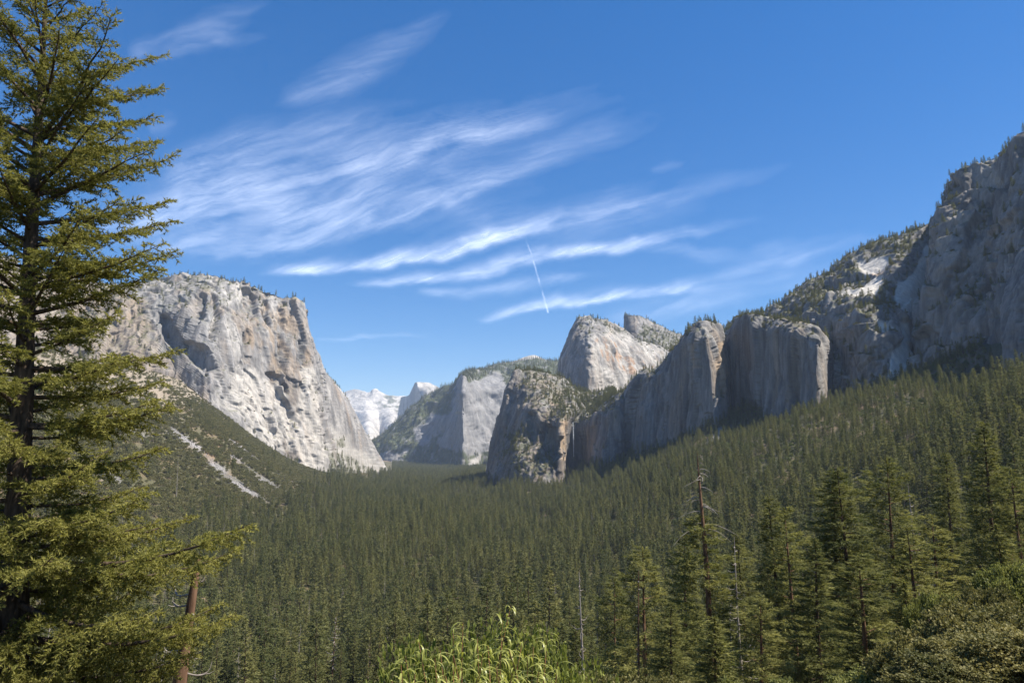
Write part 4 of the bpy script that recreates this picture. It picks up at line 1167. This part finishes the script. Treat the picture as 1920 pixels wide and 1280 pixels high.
# bare brown pine stem beside the big fir
tp = pt(372, 1040, 34); bt = pt(335, 1290, 34)
zz = np.linspace(0, 1, 10)[:, None]
stem = bt + (tp - bt) * zz * np.array([1, 1, 1.0]); b0 = bt + (bt - tp) * 0.8; b0[2] = float(ground(b0[0], b0[1])) - 0.3; stem = np.concatenate([b0[None], stem])
base = stem[0].copy()
s_t = Geo().add(*tube(stem - base, np.linspace(0.36, 0.13, 11), 10, 0.18, rs2))
s_l = []
for (py_, sgn, L) in [(1115, -1, 1.0), (1135, -1, 0.9), (1150, 1, 0.5), (1218, -1, 0.8), (1232, 1, 0.6), (1250, -1, 1.1), (1262, 1, 1.3), (1090, 1, 0.4)]:
    f = (1290 - py_) / 250.0; c = bt + (tp - bt) * f; s = np.linspace(0, 1, 9)
    dy_ = rs2.normal() * 0.4
    p = c - base + np.stack([sgn * L * np.sin(s * 1.5), dy_ * s * L, L * (0.05 - 0.5 * s + (0.75 + 0.2 * rs2.rand()) * s ** 3)], -1)
    g = Geo().add(*tube(p, np.linspace(0.06, 0.012, 9), 5)); s_l.append(g)
    for q in range(2):
        j = 3 + 2 * q; e_ = np.array([sgn * 0.3, rs2.normal() * 0.3, 0.25 * rs2.normal()]) * L
        g.add(*tube(np.stack([p[j], p[j] + e_ * 0.5, p[j] + e_ + [0, 0, 0.1]]), [0.025, 0.018, 0.008], 4))
place('dead_pine', [('trunk', s_t.mesh('pine_stem', [M_RED], True))] + [('limb', geo_of((q, 0)).mesh('pine_stub', [M_DEAD], True)) for q in s_l], base, 1.0, 0, 'leaning reddish brown dead pine stem with hooked bare limbs by the big fir', 'dead tree')

# oak scrub on the near slope
M_OAKN = foliage_material('scrub_oak_leaves', (0.075, 0.078, 0.024), (0.27, 0.235, 0.085), trans=0.25, vary=0.3, rough=0.65, spec=0.22)
M_OAKG = foliage_material('green_scrub_leaves', (0.070, 0.085, 0.022), (0.24, 0.24, 0.070), trans=0.28, vary=0.3, rough=0.65, spec=0.22)
NEARS = []
for i, mt in enumerate([M_OAKN, M_OAKN, M_OAKG]):
    st, fo = shrub(500 + i, 3.6, 5.2, 7500, 0.17, 4)
    NEARS.append((geo_of((st, 0)).mesh('oak_stems', [M_BARK], True), fo.mesh('oak_leaves', [mt])))
for (px, py, Y, k, s, lab) in [
    (1800, 1118, 52, 0, 1.2, 'largest olive scrub oak on the near slope'), (1905, 1120, 48, 0, 1.1, 'yellowish scrub oak under the yellowish pine'),
    (1860, 1165, 40, 1, 1.0, 'grey-green scrub oak growing in front of the largest scrub oak'), (1740, 1180, 44, 0, 0.95, 'low olive scrub oak at the edge of the near slope'),
    (1920, 1195, 34, 1, 0.9, 'scrub oak growing over the lower slope beside its grey-green neighbour'), (1780, 1225, 34, 1, 0.8, 'small grey-green scrub oak under the low olive one'),
    (1675, 1240, 46, 2, 0.95, 'bright green bush beside the low olive scrub oak'), (1590, 1262, 48, 2, 0.8, 'bright green bush under the bushy pine with broken limbs'),
    (1480, 1266, 50, 2, 0.85, 'green bush below the low broad pine'), (1370, 1270, 46, 2, 0.7, 'green bush beside the small young pine'),
    (1165, 1250, 30, 0, 0.75, 'brownish scrub bush next to the leafy willow'), (1250, 1265, 34, 0, 0.7, 'brownish scrub bush below the low dark fir'), (1085, 1262, 28, 1, 0.6, 'small dull bush just behind the willow'),
    (1898, 1045, 70, 2, 1.2, 'bright green rounded tree above the yellowish scrub oak'), (1845, 1082, 66, 0, 1.0, 'scrub oak at the top of the oak thicket'), (1752, 1100, 70, 2, 1.0, 'green bush at the upper end of the oak thicket')]:
    tp = pt(px, py, Y)
    place('scrub_oak', [('stems', NEARS[k][0]), ('crown', NEARS[k][1])], (tp[0], tp[1], float(ground(tp[0], tp[1])) - 0.1), (s, s, max(0.6 * s, (tp[2] + 0.1 - float(ground(tp[0], tp[1]))) / 5.0)), rs.rand() * 6.28, lab, 'shrub')

# ------------------------------------------------------------------ the big fir at the side of the viewpoint
M_DOUG = foliage_material('big_fir_needles', (0.075, 0.085, 0.017), (0.30, 0.275, 0.072), trans=0.38, vary=0.0)
M_FBARK = bark_material('big_fir_bark', (0.035, 0.026, 0.020), (0.12, 0.085, 0.060), 4.0)
FY0 = 25.0
tk = np.array([pt(*q) for q in [(8, 1420, FY0), (18, 1280, FY0), (27, 1100, FY0), (36, 900, FY0), (43, 740, FY0), (50, 600, FY0), (58, 450, FY0), (68, 300, FY0), (77, 150, FY0), (86, 0, FY0), (94, -130, FY0)]])
foot = tk[0].copy(); foot[2] = min(ground(foot[0], foot[1]) - 0.3, tk[0][2] - 1.0)
trunk = np.concatenate([foot[None], tk])
tr_r = np.array([0.62, 0.55, 0.50, 0.44, 0.37, 0.32, 0.27, 0.22, 0.165, 0.11, 0.06, 0.02])
fir = bpy.data.objects.new('fir_tree', None); COL.objects.link(fir); fir.location = foot
tag(fir, 'huge dark fir with long drooping boughs at the edge of the viewpoint', 'tree')
zq = np.linspace(0, 11, 60); ti = np.arange(12)
tp_ = np.stack([np.interp(zq, ti, trunk[:, k]) for k in range(3)], -1)
V, F = tube(tp_ - foot, np.interp(zq, ti, tr_r), 18, 0.14, rs2)
link('trunk', mesh_np('fir_trunk', V, F, [M_FBARK], smooth=True), fir)
r5 = np.random.RandomState(17)
# bough reach (m) against height, read at picture rows of the trunk
row = np.array([-130, -60, 0, 100, 200, 300, 400, 500, 600, 700, 800, 900, 1000, 1100, 1200, 1330])
reach = np.array([0.25, 1.0, 1.9, 3.0, 4.1, 5.1, 5.2, 4.9, 4.2, 4.6, 4.9, 4.6, 6.0, 6.4, 6.6, 6.6])
tkrow = np.array([1420, 1280, 1100, 900, 740, 600, 450, 300, 150, 0, -130.0])
def trunk_at(r):
    return np.stack([np.interp(r, tkrow[::-1], tk[::-1, k]) for k in range(3)], -1)
boughs = []
nb_ = 150
for i in range(nb_):
    r = -115 + (1330 + 115) * ((i + 0.6 * r5.rand()) / nb_)
    boughs.append((r, i * 2.399 + r5.rand() * 0.9, np.interp(r, row, reach) * (0.62 + 0.5 * r5.rand()), None))
# the boughs that stick out most
for (r, L, el) in [(1045, 9.0, 0.10), (1075, 7.2, 0.02), (985, 6.0, 0.16), (800, 5.6, 0.10), (690, 5.2, 0.12), (1190, 8.0, 0.05), (1255, 6.2, 0.02), (360, 5.0, 0.30), (460, 5.0, 0.38), (590, 4.8, 0.36), (270, 4.8, 0.45), (540, 5.0, 0.30)]:
    boughs.append((r, 0.0 + 0.25 * r5.normal(), L, el))
tp_pos = []; tp_ax = []; tp_t = []
for (r, az, L, el) in boughs:
    if L < 0.3: L = 0.3
    c = trunk_at(r)
    hgt = np.clip((1100 - r) / 1100.0, 0, 1)
    if el is None: el = 0.02 + 0.72 * hgt ** 1.1 + 0.08 * r5.normal()
    d = np.array([math.cos(az), math.sin(az), 0.0]); sd = np.cross(d, [0, 0, 1.0])
    ns = 10; s = np.linspace(0, 1, ns)
    sag = (0.30 * (1 - hgt)) * (-(s * (1 - s)) * 0.9 + 0.18 * s ** 3)
    P = c + d * (s * L)[:, None] + np.array([0, 0, 1]) * (L * (math.tan(el) * s + sag))[:, None] + sd * (0.10 * L * r5.normal() * s ** 2)[:, None] + 0.03 * r5.normal(size=(ns, 3)) * s[:, None]
    g = Geo().add(*tube(P - foot, np.linspace(0.016 * L + 0.018, 0.008, ns), 6, 0.15, r5))
    nsec = max(6, int(L * 7.5))
    for j in range(nsec):
        f = 0.12 + 0.87 * (j + r5.rand()) / nsec
        if f < 0.25 and r5.rand() < 0.5: continue
        p0 = np.array([np.interp(f, s, P[:, k]) for k in range(3)])
        sg = 1 if j % 2 else -1
        ll = (0.34 * L * (1.06 - f) + 0.22) * (0.6 + 0.6 * r5.rand()); ll = min(ll, 1.9)
        a = R(52) * (0.8 + 0.4 * r5.rand())
        dd = unit((d * math.cos(a) + sd * sg * math.sin(a) + np.array([0, 0, math.tan(el) * 0.6 + 0.30 * r5.normal()]))[None])[0]
        q = np.linspace(0, 1, 5)
        S = p0 + dd * (q * ll)[:, None] + np.array([0, 0, 1]) * ((0.12 * q - 0.38 * q * q) * ll * (1.15 - 0.7 * hgt))[:, None] + 0.02 * r5.normal(size=(5, 3)) * q[:, None]
        g.add(*tube(S - foot, np.linspace(0.012, 0.004, 5), 3))
        # twigs along the spray, each a brush of needles
        nt_ = max(3, int(ll / 0.085))
        for m_ in range(1):
            ff = 0.06 + 0.94 * (np.arange(nt_) + r5.rand(nt_)) / nt_
            b = np.stack([np.interp(ff, q, S[:, k]) for k in range(3)], -1)
            s2 = np.where(np.arange(nt_) % 2, 1.0, -1.0)
            tl = (0.10 + 0.26 * (1.05 - ff) * min(ll, 1.2)) * (0.6 + 0.7 * r5.rand(nt_))
            s3 = unit(np.cross(dd, [0, 0, 1.0])[None])[0]
            td = unit(dd * 0.7 + s3 * s2[:, None] * 0.7 + 0.42 * r5.normal(size=(nt_, 3)) + np.array([0, 0, -0.10]))
            for h in (0.25, 0.6, 0.95):
                keep = (tl * h > 0.035)
                tp_pos.append((b + td * (tl * h)[:, None])[keep]); tp_ax.append(td[keep]); tp_t.append(np.full(keep.sum(), 0.15 + 0.5 * f + 0.25 * r5.rand()))
            tp_pos.append(b); tp_ax.append(np.tile(dd, (nt_, 1))); tp_t.append(np.full(nt_, 0.15 + 0.45 * f + 0.25 * r5.rand()))
    link('branch', geo_of((g, 0)).mesh('fir_bough', [M_FBARK], True), fir)
tp_pos = np.concatenate(tp_pos); tp_ax = np.concatenate(tp_ax); tp_t = np.concatenate(tp_t).clip(0, 1)
tp_pos = tp_pos - foot
V, F, T = blades(tp_pos, tp_ax, 0.125, 0.036, 4, 0.6, r5, tint=tp_t, along=0.35)
print('fir tufts', len(tp_pos), 'tris', len(F))
link('crown', mesh_np('fir_crown', V, F, [M_DOUG], {'tint': T}, False), fir)

# ------------------------------------------------------------------ leafy willow just below the viewpoint
M_WIL = foliage_material('willow_leaf', (0.18, 0.20, 0.028), (0.42, 0.41, 0.115), trans=0.4, vary=0.55, rough=0.4, spec=0.5)
M_TWIG = bark_material('willow_twig', (0.20, 0.09, 0.045), (0.33, 0.18, 0.09), 8.0)
r6 = np.random.RandomState(23)
wfoot = pt(905, 1640, 7.0); wfoot[2] -= 0.8
wil = bpy.data.objects.new('willow_bush', None); COL.objects.link(wil); wil.location = wfoot
tag(wil, 'yellow-green willow bush with long curled leaves and reddish shoots', 'shrub')
def willow_leaf(k):
    """long narrow blade that curls over; lies along +x, droops to -z"""
    n = 9; s = np.linspace(0, 1, n)
    ang = (0.75 + 0.55 * k) * s * 1.7 - 0.15
    st = 1.0 / (n - 1)
    x = np.concatenate([[0], np.cumsum(np.cos(ang[:-1]) * st)]); z = np.concatenate([[0], -np.cumsum(np.sin(ang[:-1]) * st)])
    w = 0.050 * np.sin(np.pi * np.clip(s * 0.94 + 0.05, 0, 1)) ** 0.8
    L_ = np.stack([x, w, z + 0.25 * w], -1); C_ = np.stack([x, 0 * s, z], -1); R_ = np.stack([x, -w, z + 0.25 * w], -1)
    V = np.concatenate([L_, C_, R_]); i = np.arange(n - 1)
    F = np.concatenate([np.stack([i, i + 1, n + i + 1, n + i], -1), np.stack([n + i, n + i + 1, 2 * n + i + 1, 2 * n + i], -1)])
    return mesh_np('willow_leaf', V, F, [M_WIL], {'tint': np.full(len(V), 0.2 + 0.6 * ((k * 7) % 3) / 2)}, True), V, F
LEAF = [willow_leaf(k) for k in (0.2, 0.7, 1.1, 1.5)]
TIPS = [(868, 1166, 7.0), (850, 1180, 7.2), (942, 1166, 6.8), (958, 1134, 6.9), (1026, 1182, 7.1), (785, 1203, 7.0), (752, 1245, 6.6), (990, 1225, 6.5), (905, 1225, 6.4), (815, 1232, 6.3), (1045, 1240, 6.8), (930, 1248, 6.1), (865, 1252, 6.0), (778, 1262, 6.2), (1010, 1258, 6.0), (960, 1262, 5.9), (835, 1266, 5.9), (895, 1268, 5.8), (1035, 1275, 6.3), (735, 1276, 6.6), (895, 1196, 7.4), (915, 1210, 7.1), (980, 1200, 7.3), (825, 1214, 6.9), (1000, 1212, 6.7), (760, 1230, 7.1), (850, 1228, 6.4), (955, 1218, 6.6)]
spots = []
for ti_, (px, py, Y) in enumerate(TIPS):
    tip = pt(px, py, Y) - wfoot
    b = np.array([tip[0] * 0.35 + 0.1 * r6.normal(), tip[1] * 0.3 + 0.1 * r6.normal(), 0.0]); s = np.linspace(0, 1, 12)[:, None]
    P = b + (tip - b) * s + np.array([0.25 * r6.normal(), 0.15 * r6.normal(), 0.1]) * (s * (1 - s)) * 1.6
    stem_o = link('stem', mesh_np('willow_stem', *tube(P, np.linspace(0.014, 0.0035, 12), 6), [M_TWIG], smooth=True), wil)
    n = 44 if ti_ < 11 else 34
    for j in range(n):
        f = 0.62 + 0.38 * (j + r6.rand()) / n
        spots.append((f, np.array([np.interp(f, s[:, 0], P[:, k]) for k in range(3)]), r6.rand() * 6.28, 0.12 + 0.09 * r6.rand(), r6.randint(4), r6.normal() * 0.35, stem_o))
spots.sort(key=lambda q: -q[1][2])
rest = Geo()
for n_, (f, p, a, L, k, tl, so) in enumerate(spots):
    M_ = Matrix.Translation(Vector(p)) @ Matrix.Rotation(a, 4, 'Z') @ Matrix.Rotation(tl - 0.25, 4, 'Y') @ Matrix.Scale(L, 4)
    if n_ < 300:
        lf = link('leaf', LEAF[k][0], so); lf.matrix_local = M_
    else:
        Mn = np.array(M_); V = LEAF[k][1] @ Mn[:3, :3].T + Mn[:3, 3]
        rest.add(V, LEAF[k][2], 0, np.full(len(V), r6.rand()))
lo_ = link('leaves', rest.mesh('willow_lower_leaves', [M_WIL], True), wil); lo_['kind'] = 'stuff'
# small-leaved bush filling in behind the willow
st, fo = shrub(611, 1.0, 1.2, 3600, 0.030, 4)
for (px, py, Y, s, lab) in [(880, 1214, 8.5, 1.0, 'small-leaved green bush close behind the willow shoots'), (1000, 1220, 9.2, 0.85, 'round green bush between the willow and the slope'), (800, 1244, 8.8, 0.8, 'low green bush under the willow shoots')]:
    if s == 1.0: bush = (geo_of((st, 0)).mesh('bush_stems', [M_TWIG], True), fo.mesh('bush_leaves', [foliage_material('bush_leaf', (0.09, 0.115, 0.02), (0.24, 0.25, 0.06), trans=0.3, vary=0.2)]))
    tp = pt(px, py, Y)
    place('green_bush', [('stems', bush[0]), ('crown', bush[1])], (tp[0], tp[1], float(ground(tp[0], tp[1])) - 0.05), (s * 1.5, s * 1.5, (tp[2] - float(ground(tp[0], tp[1]))) / 0.98), px * 1.0, lab, 'shrub')

# ------------------------------------------------------------------ waterfall
wl = []
for (px, py) in [(1074.2, 791), (1074.6, 800), (1075.0, 815), (1075.4, 830), (1075.6, 845), (1075.8, 856)]:
    Yq = 2500.0
    wl.append(pt(px, py, Yq))
wl = np.array(wl); zz = np.linspace(0, 5, 40)
W = np.stack([np.interp(zz, np.arange(6), wl[:, k]) for k in range(3)], -1)
V, F = tube(W, np.interp(zz, [0, 2, 5], [1.7, 1.5, 0.8]) * (0.8 + 0.4 * r6.rand(40)), 7, 0.5, r6)
mw, N, K = new_mat('falling_water'); o1 = N.new('ShaderNodeOutputMaterial'); b1 = N.new('ShaderNodeBsdfPrincipled'); b1.inputs['Base Color'].default_value = (0.75, 0.79, 0.82, 1); b1.inputs['Roughness'].default_value = 0.6
t1 = N.new('ShaderNodeBsdfTransparent'); mxs = N.new('ShaderNodeMixShader'); mxs.inputs[0].default_value = 0.55; K.new(t1.outputs[0], mxs.inputs[1]); K.new(b1.outputs[0], mxs.inputs[2]); K.new(mxs.outputs[0], o1.inputs[0])
tag(link('waterfall', mesh_np('waterfall', V, F, [mw])), 'thin white waterfall dropping into the dark notch of the cliff', None, None, 'structure')

# ------------------------------------------------------------------ cirrus and contrail, nine kilometres up
mc, N, K = new_mat('cirrus')
o1 = N.new('ShaderNodeOutputMaterial'); at = N.new('ShaderNodeAttribute'); at.attribute_name = 'cover'
fl = N.new('ShaderNodeAttribute'); fl.attribute_name = 'fibre'
n1 = N.new('ShaderNodeTexNoise'); n1.inputs['Scale'].default_value = 1.0; n1.inputs['Detail'].default_value = 5; n1.inputs['Roughness'].default_value = 0.6; n1.inputs['Distortion'].default_value = 0.4
K.new(fl.outputs['Vector'], n1.inputs['Vector'])
r1 = N.new('ShaderNodeMapRange'); r1.inputs[1].default_value = 0.28; r1.inputs[2].default_value = 0.72; r1.inputs[3].default_value = 0.6; r1.inputs[4].default_value = 1.3
K.new(n1.outputs[0], r1.inputs[0])
mu = N.new('ShaderNodeMath'); mu.operation = 'MULTIPLY'; K.new(r1.outputs[0], mu.inputs[0]); K.new(at.outputs['Fac'], mu.inputs[1])
tr = N.new('ShaderNodeBsdfTransparent'); df = N.new('ShaderNodeBsdfTranslucent'); df.inputs['Color'].default_value = (0.80, 0.84, 0.90, 1)
mxs = N.new('ShaderNodeMixShader'); K.new(mu.outputs[0], mxs.inputs[0]); K.new(tr.outputs[0], mxs.inputs[1]); K.new(df.outputs[0], mxs.inputs[2]); K.new(mxs.outputs[0], o1.inputs[0])

ALT = 9000.0
def cloud_point(px, py):
    xc = (px - 960) / FPX; yc = (640 - py) / FPX
    dy = cP - sP * yc; dz = sP + cP * yc
    t = ALT / np.maximum(dz, 0.02)
    return np.stack([xc * t, dy * t, CAM_Z + ALT + 0 * t], -1)
gx_, gy_ = np.meshgrid(np.arange(-80, 2001, 4.0), np.arange(-60, 660, 4.0), indexing='ij')
P3 = np.stack([gx_, gy_, 0 * gx_], -1)
wxx = gx_ + 30 * fbm(P3 / 190.0 + 3, 3); wyy = gy_ + 9 * fbm(P3 / 210.0 + 41, 2) + 8 * fbm(P3 / 40.0 + 61, 3)
def streak(pts_, up, dn, a, edge=0.35):
    """soft band along a line: feathery above, firmer below"""
    best = np.full(gx_.shape, -1.0)
    q = np.array(pts_, float)
    seg = np.concatenate([[0], np.cumsum(np.hypot(np.diff(q[:, 0]), np.diff(q[:, 1])))]); tot = seg[-1]
    dist = np.full(gx_.shape, 1e9); sg = np.zeros(gx_.shape); tt = np.zeros(gx_.shape)
    for i in range(len(q) - 1):
        e = q[i + 1] - q[i]; l2 = e @ e
        t = np.clip(((wxx - q[i, 0]) * e[0] + (wyy - q[i, 1]) * e[1]) / l2, 0, 1)
        ddx = wxx - q[i, 0] - t * e[0]; ddy = wyy - q[i, 1] - t * e[1]
        d = np.hypot(ddx, ddy); m = d < dist
        dist = np.where(m, d, dist); sg = np.where(m, np.sign(e[0] * ddy - e[1] * ddx), sg); tt = np.where(m, (seg[i] + t * math.sqrt(l2)) / tot, tt)
    w = np.where(sg < 0, up, dn) * (0.35 + 0.65 * np.sin(np.pi * np.clip(tt * 0.9 + 0.08, 0, 1)))
    return a * np.exp(-(dist / w) ** 2) * sstep(-0.02, 0.10, tt) * sstep(1.02, 0.45, tt)
D = np.zeros(gx_.shape)
for args in [
    ([(230, 455), (420, 478), (560, 452), (760, 405), (980, 330), (1200, 270)], 60, 14, 0.20), ([(260, 400), (420, 365), (600, 330), (800, 285), (960, 235), (1230, 165)], 42, 34, 0.17),
    ([(300, 345), (460, 300), (560, 320), (700, 300)], 30, 30, 0.10), ([(740, 300), (860, 262), (1010, 240), (1100, 225)], 26, 22, 0.18), ([(640, 430), (900, 350), (1050, 305), (1180, 280)], 18, 18, 0.10),
    ([(490, 517), (600, 508), (760, 486), (900, 455), (1010, 432), (1150, 395), (1270, 365)], 20, 9, 0.42), ([(800, 480), (1000, 425), (1200, 380), (1450, 325), (1560, 290)], 22, 14, 0.14),
    ([(660, 533), (760, 527), (900, 508), (1020, 480), (1150, 462), (1330, 428), (1480, 400)], 15, 8, 0.34), ([(780, 546), (900, 540), (1050, 520), (1180, 512)], 10, 12, 0.15),
    ([(895, 598), (960, 586), (1040, 575), (1150, 560), (1300, 540), (1480, 520)], 15, 7, 0.36), ([(1130, 600), (1300, 570), (1500, 520), (1680, 470)], 26, 18, 0.10), ([(1180, 450), (1400, 480), (1650, 425)], 14, 14, 0.06),
    ([(530, 195), (640, 150), (720, 100), (880, 0)], 30, 26, 0.10), ([(230, 105), (340, 85), (420, 45), (530, -20)], 34, 26, 0.10), ([(300, 60), (450, 75), (540, 70)], 14, 14, 0.07),
    ([(280, 250), (330, 235), (350, 225)], 16, 16, 0.06), ([(580, 636), (700, 631), (860, 626)], 3.5, 3, 0.10), ([(1230, 318), (1310, 300)], 8, 8, 0.07), ([(980, 300), (1180, 240), (1300, 190)], 30, 30, 0.06),
    ([(180, 430), (260, 420), (330, 430)], 40, 30, 0.10), ([(560, 400), (800, 395), (1100, 340)], 36, 36, 0.07), ([(240, 440), (420, 415), (640, 370), (900, 300)], 95, 55, 0.20), ([(300, 330), (480, 290), (700, 250), (950, 215)], 44, 50, 0.13), ([(860, 420), (1100, 420), (1400, 370)], 40, 30, 0.07), ([(1250, 540), (1500, 480), (1700, 430)], 14, 12, 0.10)]:
    D = np.maximum(D, streak(*args)) + 0.35 * np.minimum(D, streak(*args))
th = R(-17)
fu = (gx_ * math.cos(th) + gy_ * math.sin(th) + 60 * fbm(P3 / 240.0, 2)); fv = (-gx_ * math.sin(th) + gy_ * math.cos(th) + 26 * fbm(P3 / 260.0 + 9, 2) + 7 * fbm(P3 / 50.0 + 19, 3))
fib = fbm(np.stack([fu / 150.0, fv / 13.0, 0 * fu], -1), 4, 0.6, rot=False)
clump = fbm(np.stack([fu / 90.0, fv / 40.0, 0 * fu + 5], -1), 3)
D = 0.72 * D * np.clip(0.85 + 0.75 * fib + 0.75 * clump, 0.05, 1.5)
D = np.where(D < 0.006, 0, D)
idx = np.arange(gx_.size).reshape(gx_.shape)
Q4 = np.stack([idx[:-1, :-1], idx[1:, :-1], idx[1:, 1:], idx[:-1, 1:]], -1).reshape(-1, 4)
Q4 = Q4[D.ravel()[Q4].max(1) > 0]
used = np.unique(Q4); remap = np.full(gx_.size, -1); remap[used] = np.arange(len(used))
CP = cloud_point(gx_, gy_).reshape(-1, 3)[used]
fibre = np.stack([fu / 60.0, fv / 7.0, 0 * fu, 0 * fu + 1], -1).reshape(-1, 4)[used]
tag(link('clouds', mesh_np('clouds', CP, remap[Q4], [mc], {'cover': D.ravel()[used], 'fibre': fibre})), 'wispy white cirrus streaks high in the blue sky', None, None, 'stuff')
# contrail: a broken thin line
cpx, cpy = [], []
q = np.linspace(0, 1, 160)
cpx = np.interp(q, [0, 0.15, 0.5, 0.75, 1], [967, 972, 998, 1013, 1028]) + 1.2 * fbm(np.stack([q * 30, 0 * q, 0 * q], -1), 3); cpy = np.interp(q, [0, 1], [362, 578])
wd = 1.2 + 1.6 * q
A1 = cloud_point(cpx - wd, cpy); B1 = cloud_point(cpx, cpy); C1 = cloud_point(cpx + wd, cpy)
V = np.concatenate([A1, B1, C1]) - np.array([0, 0, 300.0])
i = np.arange(159)
F = np.concatenate([np.stack([i, i + 1, 160 + i + 1, 160 + i], -1), np.stack([160 + i, 160 + i + 1, 320 + i + 1, 320 + i], -1)])
br = np.clip(0.55 + 1.6 * fbm(np.stack([q * 14, 0 * q + 3, 0 * q], -1), 2), 0, 1) * (0.06 + 0.24 * q)
dens = np.concatenate([0 * br, br, 0 * br])
fb = np.concatenate([np.stack([q * 40, 0 * q, 0 * q, 0 * q + 1], -1)] * 3)
tag(link('contrail', mesh_np('contrail', V, F, [mc], {'cover': dens, 'fibre': fb})), 'broken thin white contrail crossing the cirrus', None, None, 'stuff')

# ------------------------------------------------------------------ air
zmin = min(float(np.min(np.array([c[2] for c in o.bound_box]))) + o.location[2] for o in COL.objects if o.type == 'MESH' and o.parent is None and o.name not in ('clouds', 'contrail'))
zmax = max(float(np.max(np.array([c[2] for c in o.bound_box]))) for o in COL.objects if o.type == 'MESH' and o.parent is None and o.name not in ('clouds', 'contrail'))
S_ = 24000.0
bx_ = np.array([[x, y, z] for x in (-S_, S_) for y in (-3000.0, S_) for z in (zmin - 1.0, zmax + 60.0)])
bf = np.array([[0, 1, 3, 2], [4, 6, 7, 5], [0, 4, 5, 1], [2, 3, 7, 6], [0, 2, 6, 4], [1, 5, 7, 3]])
mh, N, K = new_mat('haze'); o1 = N.new('ShaderNodeOutputMaterial'); pv = N.new('ShaderNodeVolumePrincipled')
pv.inputs['Color'].default_value = (0.62, 0.77, 1.0, 1); pv.inputs['Density'].default_value = 2.4e-5
K.new(pv.outputs[0], o1.inputs['Volume'])
tag(link('haze', mesh_np('haze', bx_, bf, [mh], smooth=False)), 'thin blue haze in the valley air', None, None, 'stuff')
